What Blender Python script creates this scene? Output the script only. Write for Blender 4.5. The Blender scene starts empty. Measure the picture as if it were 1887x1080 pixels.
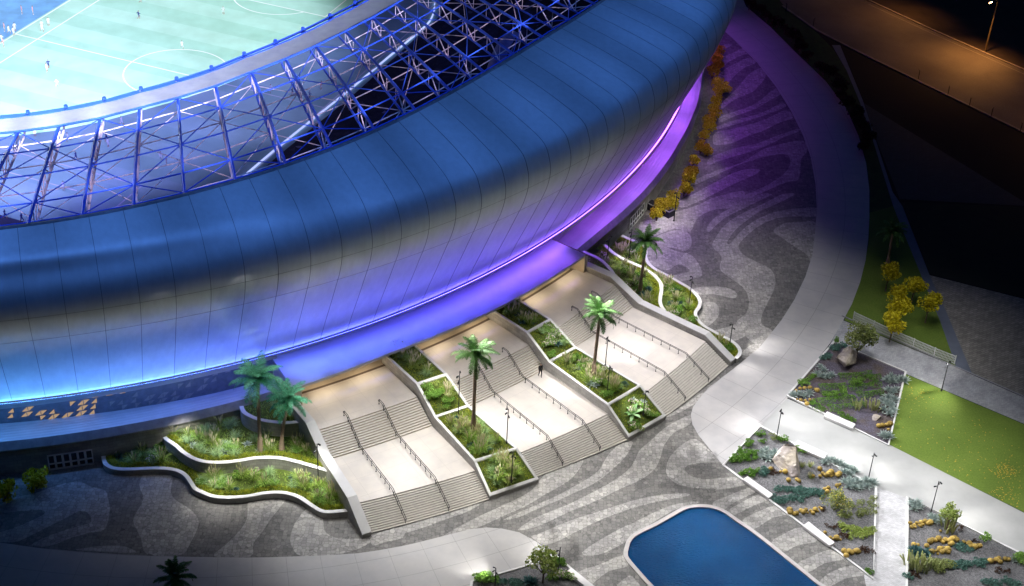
import bpy, bmesh, math, random
import numpy as np
from mathutils import Vector, Matrix
from mathutils.geometry import tessellate_polygon
random.seed(7)
D = bpy.data
scene = bpy.context.scene
COL = scene.collection
PI = math.pi
# ------------------------------------------------------------------ survey: camera and site measurements
FPX, HC, CX, CY = 2900.0, 113.0, 943.5, 540.0
_dn = np.array([-213.0, 4210.0, FPX]); _dn /= np.linalg.norm(_dn)
_up = -_dn
_Y = np.array([0, 0, 1.0]) - _up[2] * _up; _Y /= np.linalg.norm(_Y)
_X = np.cross(_Y, _up)
RW = np.array([_X, _Y, _up])
def G(x, y, z=0.0):
    """survey point: site position of a mark read on the photograph at known height z"""
    d = RW @ np.array([x - CX, y - CY, FPX]); t = (z - HC) / d[2]
    return (d[0] * t, d[1] * t, z)
SC = (-78.0, 227.0)                                  # centre of the stadium
def PO(r, a, z):                                     # radius, azimuth in degrees about the stadium centre
    return (SC[0] + r * math.cos(math.radians(a)), SC[1] + r * math.sin(math.radians(a)), z)
def lerp(a, b, t): return a + (b - a) * t
def interp(x, xs, ys): return float(np.interp(x, xs, ys))
def off(ox, oy, s): return lambda pts, z=0.0: [G(ox + x / s, oy + y / s, z) for x, y in pts]

# ------------------------------------------------------------------ materials
MATS = {}
class NT:
    def __init__(s, name):
        s.m = D.materials.new(name); s.m.use_nodes = True; s.t = s.m.node_tree; s.t.nodes.clear()
        s.out = s.n('ShaderNodeOutputMaterial'); MATS[name] = s.m
    def n(s, typ, **kw):
        o = s.t.nodes.new(typ)
        for k, v in kw.items():
            if k[0] == '_': o.inputs[int(k[1:]) if k[1:].isdigit() else k[1:].replace('_', ' ')].default_value = v
            else: setattr(o, k, v)
        return o
    def l(s, a, b, i=0, o=0):
        s.t.links.new(a.outputs[o], b.inputs[i]); return b
    def math(s, op, a, b=None, c=None):
        o = s.n('ShaderNodeMath', operation=op)
        for i, v in enumerate((a, b, c)):
            if v is None: continue
            if isinstance(v, (int, float)): o.inputs[i].default_value = v
            elif isinstance(v, tuple): s.t.links.new(v[0].outputs[v[1]], o.inputs[i])
            else: s.t.links.new(v.outputs[0], o.inputs[i])
        return o
    def mix(s, fac, a, b, mode='MIX'):
        o = s.n('ShaderNodeMix', data_type='RGBA', blend_type=mode)
        for i, v in ((0, fac), (6, a), (7, b)):
            if isinstance(v, (int, float)): o.inputs[i].default_value = v
            elif isinstance(v, tuple): o.inputs[i].default_value = (*v, 1) if len(v) == 3 else v
            else: s.t.links.new(v.outputs[2 if v.bl_idname == 'ShaderNodeMix' else 0], o.inputs[i])
        return o
    def ramp(s, fac, stops):
        o = s.n('ShaderNodeValToRGB'); e = o.color_ramp.elements
        while len(e) < len(stops): e.new(0.5)
        for k, (p, c) in zip(e, stops): k.position = p; k.color = (*c, 1)
        s.t.links.new(fac.outputs[0], o.inputs[0]); return o
    def pos(s): return s.n('ShaderNodeNewGeometry')
    def noise(s, scale, detail=4, rough=.55, vec=None):
        o = s.n('ShaderNodeTexNoise'); o.inputs['Scale'].default_value = scale; o.inputs['Detail'].default_value = detail; o.inputs['Roughness'].default_value = rough
        if vec is None: vec = s.pos()
        s.t.links.new(vec.outputs[0], o.inputs['Vector']); return o
    def bsdf(s, col, rough=.6, metal=0.0, bump=None, bstr=.3, bdist=.02, emis=None, estr=0, spec=.5):
        b = s.n('ShaderNodeBsdfPrincipled')
        if isinstance(col, tuple): b.inputs['Base Color'].default_value = (*col, 1)
        else: s.t.links.new(col.outputs[2 if col.bl_idname == 'ShaderNodeMix' else 0], b.inputs['Base Color'])
        if isinstance(rough, (int, float)): b.inputs['Roughness'].default_value = rough
        else: s.t.links.new(rough.outputs[0], b.inputs['Roughness'])
        b.inputs['Metallic'].default_value = metal; b.inputs['Specular IOR Level'].default_value = spec
        if bump is not None:
            u = s.n('ShaderNodeBump'); u.inputs['Strength'].default_value = bstr; u.inputs['Distance'].default_value = bdist
            s.t.links.new(bump.outputs[0], u.inputs['Height']); s.t.links.new(u.outputs[0], b.inputs['Normal'])
        if emis is not None:
            b.inputs['Emission Color'].default_value = (*emis, 1); b.inputs['Emission Strength'].default_value = estr
        s.l(b, s.out); return b

def plain(name, col, rough=.6, metal=0.0, var=.18, scale=1.5, bstr=.15):
    t = NT(name); nz = t.noise(scale, 5)
    r = t.ramp(nz, [(.3, tuple(c * (1 - var) for c in col)), (.7, tuple(min(1, c * (1 + var)) for c in col))])
    n2 = t.noise(scale * 9, 3)
    t.bsdf(r, rough, metal, n2, bstr); return t.m
def leafmat(name, cols, rough=.55, trans=.25):
    if name not in ('brown_leaf', 'flower_white', 'plume'): cols = [tuple(min(.8, q * 1.6) for q in c) for c in cols]
    t = NT(name); g = t.pos(); r = t.n('ShaderNodeValToRGB'); e = r.color_ramp.elements
    while len(e) < len(cols): e.new(.5)
    for i, (k, c) in enumerate(zip(e, cols)): k.position = i / max(1, len(cols) - 1); k.color = (*c, 1)
    t.t.links.new(g.outputs['Random Per Island'], r.inputs[0])
    b = t.n('ShaderNodeBsdfPrincipled'); b.inputs['Roughness'].default_value = rough; b.inputs['Specular IOR Level'].default_value = .25
    t.l(r, b)
    tr = t.n('ShaderNodeBsdfTranslucent'); t.l(r, tr)
    m = t.n('ShaderNodeMixShader'); m.inputs[0].default_value = trans
    t.l(b, m, 1); t.l(tr, m, 2); t.l(m, t.out); return t.m
def mosaic(name, lo, hi):
    t = NT(name); g = t.pos()
    mp = t.n('ShaderNodeMapping'); mp.inputs['Scale'].default_value = (1, 1, 0); t.l(g, mp)
    v = t.n('ShaderNodeTexVoronoi', feature='F1'); v.inputs['Scale'].default_value = 2.3; v.inputs['Randomness'].default_value = .55; t.l(mp, v)
    sep = t.n('ShaderNodeSeparateColor'); t.t.links.new(v.outputs['Color'], sep.inputs[0])
    r = t.ramp(sep, [(0, lo), (.45, tuple(lerp(a, b, .45) for a, b in zip(lo, hi))), (.8, tuple(lerp(a, b, .6) for a, b in zip(lo, hi))), (1, hi)])
    e = t.n('ShaderNodeTexVoronoi', feature='DISTANCE_TO_EDGE'); e.inputs['Scale'].default_value = 2.3; e.inputs['Randomness'].default_value = .55; t.l(mp, e)
    er = t.ramp(e, [(0, (.55, .55, .55)), (.09, (1, 1, 1))])
    nz = t.noise(.28, 5); nr = t.ramp(nz, [(.3, (.8, .8, .82)), (.7, (1.15, 1.14, 1.1))])
    c = t.mix(1, r, er, 'MULTIPLY'); c = t.mix(1, c, nr, 'MULTIPLY')
    t.bsdf(c, .62, 0, e, .25, .03); return t.m
def slabs(name, col, centre, dr, da_deg, joint=.05, r0=0.0, spec=.5, jd=.55):
    """big paving slabs laid in rings about a centre"""
    t = NT(name); g = t.pos(); sp = t.n('ShaderNodeSeparateXYZ'); t.l(g, sp)
    x = t.math('SUBTRACT', (sp, 0), centre[0]); y = t.math('SUBTRACT', (sp, 1), centre[1])
    d = t.math('SQRT', t.math('ADD', t.math('MULTIPLY', x, x), t.math('MULTIPLY', y, y)))
    a = t.math('MULTIPLY', t.math('ARCTAN2', y, x), 180 / PI)
    u = t.math('DIVIDE', t.math('SUBTRACT', d, r0), dr); w = t.math('DIVIDE', t.math('ADD', a, 360), da_deg)
    fu = t.math('FRACT', u); fw = t.math('FRACT', w)
    ju = t.math('LESS_THAN', fu, joint / dr); jw = t.math('LESS_THAN', fw, joint / (da_deg * 2.0))
    j = t.math('MAXIMUM', ju, jw)
    cell = t.math('ADD', t.math('MULTIPLY', t.math('FLOOR', u), 13.7), t.math('FLOOR', w))
    wn = t.n('ShaderNodeTexWhiteNoise', noise_dimensions='1D'); t.l(cell, wn)
    rr = t.ramp(wn, [(0, tuple(c * .93 for c in col)), (1, tuple(c * 1.05 for c in col))])
    nz = t.noise(.5, 6, .6); nr = t.ramp(nz, [(.3, (.88, .88, .9)), (.72, (1.08, 1.07, 1.05))])
    c = t.mix(1, rr, nr, 'MULTIPLY'); c = t.mix(j, c, tuple(k * jd for k in col))
    n2 = t.noise(7, 4); t.bsdf(c, t.ramp(nz, [(.3, (.42,) * 3), (.7, (.62,) * 3)]), 0, n2, .08, .02, spec=spec); return t.m
def bricks(name, col, scale, rot, var=.25, mort=.02, uv=False, bw=.5, rh=.25):
    t = NT(name)
    mp = t.n('ShaderNodeMapping'); mp.inputs['Rotation'].default_value = (0, 0, rot)
    if uv: u = t.n('ShaderNodeUVMap'); t.l(u, mp)
    else: t.l(t.pos(), mp)
    b = t.n('ShaderNodeTexBrick'); b.inputs['Scale'].default_value = scale
    b.inputs['Color1'].default_value = (*[c * (1 - var) for c in col], 1); b.inputs['Color2'].default_value = (*[min(1, c * (1 + var)) for c in col], 1)
    b.inputs['Mortar'].default_value = (*[c * .5 for c in col], 1); b.inputs['Mortar Size'].default_value = mort
    b.inputs['Brick Width'].default_value = bw; b.inputs['Row Height'].default_value = rh; t.l(mp, b)
    nz = t.noise(.7, 6); nr = t.ramp(nz, [(.3, (.8, .8, .8)), (.7, (1.15, 1.15, 1.15))])
    c = t.mix(1, b, nr, 'MULTIPLY'); n2 = t.noise(12, 4)
    t.bsdf(c, .7, 0, n2, .2, .02); return t.m
def azramp(t, stops):
    """colour by azimuth about the stadium centre, -90..10 degrees -> 0..1"""
    g = t.pos(); sp = t.n('ShaderNodeSeparateXYZ'); t.l(g, sp)
    y = t.math('SUBTRACT', (sp, 1), SC[1]); x = t.math('SUBTRACT', (sp, 0), SC[0])
    a = t.math('MULTIPLY', t.math('ARCTAN2', y, x), 180 / PI)
    f = t.math('DIVIDE', t.math('ADD', a, 90), 100)
    return t.ramp(f, [((s + 90) / 100, c) for s, c in stops]), f

def emit(name, col, strength):
    t = NT(name); e = t.n('ShaderNodeEmission'); e.inputs[0].default_value = (*col, 1); e.inputs[1].default_value = strength; t.l(e, t.out); return t.m

def build_materials():
    # shell: satin aluminium panels
    t = NT('shell_metal'); nz = t.noise(.12, 4); nr = t.ramp(nz, [(.3, (.48, .52, .56)), (.7, (.53, .57, .61))])
    gp = t.pos(); sp = t.n('ShaderNodeSeparateXYZ'); t.l(gp, sp)
    an = t.math('MULTIPLY', t.math('ARCTAN2', t.math('SUBTRACT', (sp, 1), SC[1]), t.math('SUBTRACT', (sp, 0), SC[0])), 180 / PI)
    wn = t.n('ShaderNodeTexWhiteNoise', noise_dimensions='1D'); t.l(t.math('FLOOR', t.math('DIVIDE', t.math('ADD', an, 240.3), 360 / 195)), wn)
    nr = t.mix(1, nr, t.ramp(wn, [(0, (.93, .93, .94)), (1, (1.05, 1.05, 1.04))]), 'MULTIPLY')
    stx = t.noise(1.0, 6, .7); mp = t.n('ShaderNodeMapping'); mp.inputs['Scale'].default_value = (1.2, 1.2, .10); t.l(gp, mp); t.l(mp, stx); nr = t.mix(1, nr, t.ramp(stx, [(.35, (.92, .92, .92)), (.65, (1.04, 1.04, 1.04))]), 'MULTIPLY')
    n2 = t.noise(.6, 3); rr = t.ramp(n2, [(.3, (.52,) * 3), (.7, (.60,) * 3)])
    n3 = t.noise(.35, 2); t.bsdf(nr, rr, .40, n3, .05, .06)
    plain('seam_dark', (.17, .19, .22), .5, .5)
    plain('shell_edge', (.30, .30, .33), .5, .6)
    t = NT('canopy_metal'); g = t.noise(.5, 3); t.bsdf(t.ramp(g, [(.3, (.5, .5, .53)), (.7, (.56, .56, .58))]), .45, .35, t.noise(1.2, 3), .06, .05)
    # podium roof with fine concentric ribs
    t = NT('podium_metal'); gp = t.pos(); sp = t.n('ShaderNodeSeparateXYZ'); t.l(gp, sp)
    x = t.math('SUBTRACT', (sp, 0), SC[0]); y = t.math('SUBTRACT', (sp, 1), SC[1])
    d = t.math('SQRT', t.math('ADD', t.math('MULTIPLY', x, x), t.math('MULTIPLY', y, y)))
    w = t.math('SINE', t.math('MULTIPLY', d, 2 * PI / .42))
    nz = t.noise(.4, 5); t.bsdf(t.ramp(nz, [(.3, (.42, .42, .45)), (.7, (.52, .52, .55))]), .5, .15, w, .35, .03)
    plain('podium_fascia', (.34, .34, .37), .5, .3)
    bricks('podium_stone', (.33, .32, .30), 1.0, 0, .14, .012, True, .9, .4)
    bricks('planter_stone', (.42, .41, .39), 1.0, 0, .12, .012, True, .8, .42)
    plain('coping', (.68, .68, .68), .5, 0, .06, 2)
    plain('wall_top', (.62, .62, .62), .55, 0, .05, 1)
    slabs('landing_stone', (.60, .565, .52), SC, 2.6, 1.45, .03, jd=.8)
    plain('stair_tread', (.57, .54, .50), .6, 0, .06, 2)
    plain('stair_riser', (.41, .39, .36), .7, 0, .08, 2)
    plain('stair_riser_warm_lit', (.53, .46, .35), .7, 0, .08, 2)  # warm light on the upper flight put into the riser colour
    plain('portal_wall', (.55, .47, .36), .6, 0, .1, .8)
    plain('portal_dark', (.12, .09, .07), .5, 0, .1)
    plain('screen_base', (.22, .24, .28), .4, .5)
    plain('screen_bright', (.40, .38, .37), .4, .4)
    emit('screen_lit', (1, .70, .44), .42)
    # led strips
    for nm, st, stops in (('led_up', 22, [(q, c if q < -45 else tuple(k * (.7 if q < -35 else .38) for k in c)) for q, c in LED]), ('led_down', 24, LED), ('led_line', .40, LED)):
        t = NT(nm); r, f = azramp(t, stops); e = t.n('ShaderNodeEmission'); e.inputs[1].default_value = st; t.l(r, e); t.l(e, t.out)
    # roof
    plain('steel_blue_lit', (.035, .11, .78), .45, 0, .12, 1)  # pale steel; blue light from above put into the colour
    plain('steel_pink_lit', (.82, .68, .86), .5, 0, .15, 1)  # pale steel; pinkish light from below put into the colour
    t = NT('roof_membrane'); tr = t.n('ShaderNodeBsdfTransparent'); nz = t.noise(.06, 3)
    t.l(t.ramp(nz, [(.3, (.24, .21, .52)), (.7, (.32, .29, .66))]), tr)
    df = t.n('ShaderNodeBsdfDiffuse'); df.inputs[0].default_value = (.2, .22, .4, 1)
    m = t.n('ShaderNodeMixShader'); m.inputs[0].default_value = .012; t.l(tr, m, 1); t.l(df, m, 2); t.l(m, t.out)
    t = NT('band_fabric'); nz = t.noise(.5, 6, .65); c = t.ramp(nz, [(.3, (.62, .63, .72)), (.7, (.8, .8, .86))])
    b = t.n('ShaderNodeBsdfPrincipled'); t.l(c, b); b.inputs['Roughness'].default_value = .5
    tl = t.n('ShaderNodeBsdfTranslucent'); t.l(c, tl); m = t.n('ShaderNodeMixShader'); m.inputs[0].default_value = .35
    t.l(b, m, 1); t.l(tl, m, 2); t.l(m, t.out)
    # pitch
    t = NT('pitch_turf'); gp = t.pos(); mp = t.n('ShaderNodeMapping'); mp.inputs['Rotation'].default_value = (0, 0, PITCH_ROT); t.l(gp, mp)
    sp = t.n('ShaderNodeSeparateXYZ'); t.l(mp, sp)
    s = t.math('GREATER_THAN', t.math('SINE', t.math('MULTIPLY', (sp, 0), PI / 4.4)), 0)
    c = t.mix(s, (.38, .64, .56), (.45, .70, .63)); nz = t.noise(.25, 6)  # floodlight glare and haze put into the pale turf colour
    c = t.mix(1, c, t.ramp(nz, [(.3, (.86, .88, .86)), (.7, (1.1, 1.08, 1.1))]), 'MULTIPLY'); t.bsdf(c, .8, 0, t.noise(3, 3), .2, .05)
    plain('pitch_line', (.9, .9, .92), .7, 0, .02)
    plain('bowl_floor', (.025, .032, .09), .7, 0, .2, .4); plain('blue_court', (.12, .32, .66), .7, 0, .2, .4)
    t = NT('seats'); v = t.n('ShaderNodeTexVoronoi'); v.inputs['Scale'].default_value = 1.2; t.l(t.pos(), v)
    sp = t.n('ShaderNodeSeparateColor'); t.t.links.new(v.outputs['Color'], sp.inputs[0])
    t.bsdf(t.ramp(sp, [(0, (.010, .011, .02)), (.86, (.03, .03, .045)), (.97, (.06, .06, .08)), (1, (.5, .5, .55))]), .7)
    emit('board_light', (.75, 1, .92), 2.6)
    plain('silver_fabric', (.65, .68, .75), .3, .5)
    # ground
    mosaic('mosaic_dark', (.135, .133, .13), (.24, .235, .225)); mosaic('mosaic_light', (.27, .265, .26), (.47, .46, .44))
    slabs('ring_slabs', (.46, .455, .46), (-51.5, 204.0), 3.9, 2.35, .05, 94.6 - 3.9 * 24)
    slabs('crescent_slabs', (.47, .465, .46), (-38.3, 191.1), 3.1, 2.5, .05, 76.8 - 3.1 * 24)
    plain('terrazzo', (.40, .405, .40), .5, 0, .10, .35)
    bricks('grey_pavers', (.36, .37, .40), 1.6, -.5, .14, .012)
    bricks('broad_pavers', (.25, .235, .215), .75, -.52, .22, .02)
    bricks('link_pavers', (.50, .50, .52), 1.7, .1, .12, .012)
    bricks('unlit_pavers', (.018, .02, .026), .6, -.6, .2, .02)  # darkness of the unlit edge painted into the paver colour
    plain('blue_strip', (.13, .15, .20), .6, 0, .12, .6)
    t = NT('lawn'); nz = t.noise(.16, 8, .66); n1 = t.noise(5, 4, .7)
    c = t.ramp(nz, [(.30, (.070, .125, .018)), (.52, (.125, .205, .03)), (.72, (.19, .26, .05))]); c = t.mix(.5, c, t.ramp(n1, [(.3, (.07, .12, .018)), (.7, (.19, .25, .05))])); t.bsdf(c, .8, 0, n1, .5, .06, spec=.15)
    plain('unlit_lawn', (.012, .018, .008), .9, 0, .3, .4)  # darkness of the unlit ground painted into the grass colour
    plain('verge_grass', (.022, .06, .010), .9, 0, .35, .8)
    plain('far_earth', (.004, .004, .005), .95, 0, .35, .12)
    t = NT('road_asphalt'); nz = t.noise(.11, 6, .6); n1 = t.noise(4, 4)
    c = t.mix(1, t.ramp(nz, [(.3, (.10, .085, .075)), (.7, (.17, .15, .13))]), t.ramp(n1, [(.3, (.85, .85, .85)), (.7, (1.12, 1.12, 1.12))]), 'MULTIPLY'); t.bsdf(c, .75, 0, n1, .3, .02)
    plain('kerb_pale', (.34, .30, .26), .7, 0, .2, .5); plain('dirt', (.05, .036, .028), .95, 0, .35, .25)
    t = NT('gravel'); v = t.n('ShaderNodeTexVoronoi'); v.inputs['Scale'].default_value = 9; t.l(t.pos(), v)
    sp = t.n('ShaderNodeSeparateColor'); t.t.links.new(v.outputs['Color'], sp.inputs[0]); nz = t.noise(.6, 5)
    c = t.mix(1, t.ramp(sp, [(0, (.075, .075, .08)), (1, (.19, .19, .20))]), t.ramp(nz, [(.3, (.75, .75, .75)), (.7, (1.2, 1.2, 1.2))]), 'MULTIPLY'); t.bsdf(c, .85, 0, v, .6, .04)
    t = NT('purple_gravel'); v = t.n('ShaderNodeTexVoronoi'); v.inputs['Scale'].default_value = 9; t.l(t.pos(), v)
    sp = t.n('ShaderNodeSeparateColor'); t.t.links.new(v.outputs['Color'], sp.inputs[0]); nz = t.noise(.35, 5)
    c = t.mix(t.ramp(nz, [(.45, (0, 0, 0)), (.6, (1, 1, 1))]), t.ramp(sp, [(0, (.05, .045, .065)), (1, (.12, .105, .15))]), t.ramp(sp, [(0, (.045, .03, .025)), (1, (.11, .09, .085))])); t.bsdf(c, .85, 0, v, .6, .04)
    plain('soil', (.045, .05, .02), .95, 0, .4, 2)
    plain('moss_base', (.055, .085, .008), .95, 0, .35, 2.5)
    t = NT('pool_water'); n1 = t.noise(2.2, 5, .6); n2 = t.noise(.12, 2)
    mp = t.n('ShaderNodeMapping'); mp.inputs['Scale'].default_value = (1, 3.2, 1); mp.inputs['Rotation'].default_value = (0, 0, .2); t.l(t.pos(), mp); t.t.links.new(mp.outputs[0], n1.inputs['Vector'])
    t.bsdf(t.ramp(n2, [(.3, (.002, .046, .150)), (.7, (.004, .078, .235))]), .10, 0, n1, 1.0, .3, spec=.3)
    plain('pool_wall', (.10, .22, .42), .5, 0, .1)
    # small things
    plain('rail_metal', (.03, .03, .035), .4, .7); plain('pole_metal', (.025, .027, .03), .45, .6)
    plain('white_paint', (.72, .72, .74), .5, 0, .05); plain('bench_stone', (.74, .73, .74), .5, 0, .05, 1.2)
    plain('rim_stone', (.52, .50, .50), .55, 0, .1, 1.5)
    plain('door_glass', (.02, .025, .03), .15, 0, .1)
    plain('planter_box', (.035, .035, .05), .6, 0, .1)
    t = NT('rock'); nz = t.noise(1.1, 8, .65); n1 = t.noise(.5, 4)
    c = t.mix(t.ramp(n1, [(.42, (0, 0, 0)), (.62, (1, 1, 1))]), t.ramp(nz, [(.3, (.30, .25, .19)), (.7, (.50, .45, .38))]), t.ramp(nz, [(.3, (.34, .30, .30)), (.7, (.56, .50, .50))])); t.bsdf(c, .85, 0, nz, .9, .12)
    t = NT('palm_bark'); w = t.n('ShaderNodeTexWave', wave_type='BANDS', bands_direction='Z'); w.inputs['Scale'].default_value = 2.2; w.inputs['Distortion'].default_value = 3; t.l(t.pos(), w)
    t.bsdf(t.ramp(w, [(.2, (.22, .15, .10)), (.8, (.42, .32, .24))]), .85, 0, w, .6, .05)
    plain('bark', (.16, .12, .09), .9, 0, .3, 4)
    leafmat('palm_leaf', [(.035, .09, .02), (.06, .14, .035), (.10, .19, .06)])
    leafmat('grass_blade', [(.10, .17, .02), (.17, .27, .04), (.26, .36, .07), (.22, .27, .09)])
    leafmat('moss_blade', [(.10, .14, .007), (.17, .20, .010), (.25, .26, .018), (.14, .18, .014)])
    leafmat('plume', [(.62, .62, .34), (.80, .78, .50), (.84, .74, .58)])
    leafmat('agave_leaf', [(.17, .215, .205), (.26, .31, .295), (.36, .41, .39)])
    leafmat('dark_blue_leaf', [(.03, .08, .08), (.06, .13, .13), (.10, .18, .19)])
    leafmat('shrub_leaf', [(.07, .15, .02), (.13, .25, .045), (.21, .34, .075)])
    leafmat('hedge_leaf', [(.05, .12, .015), (.09, .19, .03), (.13, .24, .045)])
    leafmat('olive_leaf', [(.10, .13, .04), (.16, .19, .06), (.22, .24, .09)])
    leafmat('lime_leaf', [(.14, .20, .04), (.22, .28, .07), (.30, .34, .10)])
    leafmat('teal_leaf', [(.04, .10, .08), (.07, .14, .12), (.10, .19, .16)])
    leafmat('yellow_leaf', [(.27, .235, .008), (.40, .345, .012), (.52, .45, .025)])
    leafmat('brown_leaf', [(.045, .022, .014), (.07, .035, .02), (.11, .06, .035)])
    leafmat('flower_white', [(.55, .48, .46), (.72, .62, .60), (.7, .5, .5)])
    leafmat('flower_yellow', [(.6, .35, .03), (.75, .5, .06)])
    leafmat('fallen_leaf', [(.45, .22, .03), (.58, .34, .05), (.35, .16, .03)])
    leafmat('column_leaf', [(.20, .24, .09), (.30, .33, .14), (.38, .38, .2)])
    t = NT('cactus_gold'); nz = t.noise(6, 3); oi = t.n('ShaderNodeObjectInfo'); orr = t.n('ShaderNodeValToRGB'); orr.color_ramp.elements[0].color = (.62, .60, .50, 1); orr.color_ramp.elements[1].color = (1.2, 1.15, 1, 1); t.t.links.new(oi.outputs['Random'], orr.inputs[0])
    t.bsdf(t.mix(1, t.ramp(nz, [(.3, (.32, .225, .05)), (.7, (.50, .365, .11))]), orr, 'MULTIPLY'), .85, 0, nz, .7, .06)
    plain('skin', (.45, .27, .19), .6, 0, .05); plain('dark_cloth', (.012, .012, .014), .9, 0, .1); plain('trouser_cloth', (.02, .02, .025), .9, 0, .1)
    plain('hair_dark', (.10, .035, .012), .7, 0, .1); plain('white_kit', (.85, .85, .88), .7, 0, .03); plain('pink_kit', (.80, .42, .45), .7, 0, .05); plain('blue_kit', (.03, .05, .2), .7, 0, .05)
    emit('lamp_glow', (1, .86, .7), 6); emit('sodium_glow', (1, .55, .18), 40); plain('street_pole', (.30, .24, .16), .5, .4)

LED = [(-90, (.09, .36, 1)), (-76, (.11, .37, 1)), (-68, (.13, .30, 1)), (-62, (.11, .19, 1)), (-55, (.09, .11, 1)), (-48, (.11, .085, 1)), (-40, (.20, .095, 1)), (-32, (.35, .12, 1)), (-20, (.43, .12, 1)), (0, (.42, .10, 1)), (10, (.42, .10, 1))]
_a = G(35, 64); _b = G(345, 138)
PITCH_DIR = math.atan2(_b[1] - _a[1], _b[0] - _a[0])           # along the halfway line
PITCH_ROT = -PITCH_DIR + PI / 2
build_materials()

# ------------------------------------------------------------------ mesh building
class MB:
    def __init__(s): s.v = []; s.f = []; s.m = []; s.uv = []; s.has_uv = False
    def add(s, vs, fs, mi=0, uvs=None):
        b = len(s.v); s.v.extend([tuple(v) for v in vs])
        for k, f in enumerate(fs):
            s.f.append([b + i for i in f]); s.m.append(mi)
            if uvs: s.uv.append(uvs[k]); s.has_uv = True
            else: s.uv.append([(0, 0)] * len(f))
    def quad(s, a, b, c, d, mi=0, uv=None): s.add([a, b, c, d], [(0, 1, 2, 3)], mi, [uv] if uv else None)
    def box(s, x0, x1, y0, y1, z0, z1, mi=0):
        s.add([(x, y, z) for z in (z0, z1) for y in (y0, y1) for x in (x0, x1)], [(0, 2, 3, 1), (4, 5, 7, 6), (0, 1, 5, 4), (2, 6, 7, 3), (0, 4, 6, 2), (1, 3, 7, 5)], mi)
    def tube(s, pts, rad, n=6, mi=0, caps=True):
        pts = [Vector(p) for p in pts]; N = len(pts); rad = rad if isinstance(rad, (list, tuple)) else [rad] * N
        rings = []
        for i, p in enumerate(pts):
            t = (pts[min(i + 1, N - 1)] - pts[max(i - 1, 0)])
            t = t.normalized() if t.length > 1e-9 else Vector((0, 0, 1))
            h = Vector((0, 0, 1)) if abs(t.z) < .93 else Vector((1, 0, 0))
            u = t.cross(h).normalized(); w = u.cross(t)
            rings.append([p + (u * math.cos(2 * PI * k / n + PI / n) + w * math.sin(2 * PI * k / n + PI / n)) * rad[i] for k in range(n)])
        vs = [q for r in rings for q in r]; fs = []
        for i in range(N - 1):
            for k in range(n): fs.append((i * n + k, i * n + (k + 1) % n, (i + 1) * n + (k + 1) % n, (i + 1) * n + k))
        if caps: fs.append(tuple(range(n - 1, -1, -1))); fs.append(tuple((N - 1) * n + k for k in range(n)))
        s.add(vs, fs, mi)
    def sheet(s, pts, z=None, mi=0, up=True):
        P = [Vector((p[0], p[1], p[2] if z is None else z)) for p in pts]
        tris = tessellate_polygon([P])
        fs = []
        for a, b, c in tris:
            n = (P[b] - P[a]).cross(P[c] - P[a])
            fs.append((a, b, c) if n.z >= 0 else (a, c, b))
        s.add(P, fs, mi)
    def strip(s, A, B, mi=0, uvs=None):          # quads between two equal polylines
        n = len(A)
        fs = [(i, i + 1, n + i + 1, n + i) for i in range(n - 1)]
        s.add(list(A) + list(B), fs, mi, uvs)
    def prism(s, pts, z0, z1, mi=0, mi_top=None):
        P = [Vector((p[0], p[1], 0)) for p in pts]; n = len(P)
        area = sum(P[i].x * P[(i + 1) % n].y - P[(i + 1) % n].x * P[i].y for i in range(n))
        if area < 0: P.reverse()
        s.sheet([(p.x, p.y, z1) for p in P], None, mi if mi_top is None else mi_top)
        L = 0
        for i in range(n):
            a, b = P[i], P[(i + 1) % n]; l = (b - a).length
            s.add([(a.x, a.y, z0), (b.x, b.y, z0), (b.x, b.y, z1), (a.x, a.y, z1)], [(0, 1, 2, 3)], mi, [[(L, z0), (L + l, z0), (L + l, z1), (L, z1)]]); L += l
def xyz(o): return Vector(o)
def make(name, mb, mats, parent=None, origin=None, smooth=False):
    """one mesh object; vertices are given in site coordinates and re-based to the origin (or to the parent's location)"""
    if isinstance(mats, str): mats = [mats]
    if parent is not None:
        org = Vector((0, 0, 0)); p = parent
        while p is not None: org += p.location; p = p.parent
        loc = Vector((0, 0, 0))
    else:
        if origin is None:
            a = np.array(mb.v); lo = a.min(0); hi = a.max(0); origin = ((lo[0] + hi[0]) / 2, (lo[1] + hi[1]) / 2, lo[2])
        org = Vector(origin); loc = org
    me = D.meshes.new(name)
    me.from_pydata([(v[0] - org.x, v[1] - org.y, v[2] - org.z) for v in mb.v], [], mb.f)
    for m in mats: me.materials.append(MATS[m])
    if len(mats) > 1: me.polygons.foreach_set('material_index', mb.m)
    if mb.has_uv:
        uv = me.uv_layers.new(name='UVMap'); flat = [c for f in mb.uv for q in f for c in q]; uv.data.foreach_set('uv', flat)
    if smooth: me.polygons.foreach_set('use_smooth', [True] * len(me.polygons))
    me.update()
    o = D.objects.new(name, me); COL.objects.link(o); o.location = loc
    if parent is not None: o.parent = parent
    return o
def tag(o, label=None, cat=None, group=None, kind=None):
    if label: o['label'] = label
    if cat: o['category'] = cat
    if group: o['group'] = group
    if kind: o['kind'] = kind
    return o
def thing(name, label, cat, loc, group=None):
    o = D.objects.new(name, None); COL.objects.link(o); o.location = loc; o.empty_display_size = .3
    return tag(o, label, cat, group)
def struct(name, mb, mats, label=None, smooth=False):
    return tag(make(name, mb, mats, smooth=smooth), label or name.replace('_', ' '), None, None, 'structure')
KIDS = {}
def kids(o):
    if o.name not in KIDS: KIDS[o.name] = list(o.children)
    return KIDS[o.name]
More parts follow.
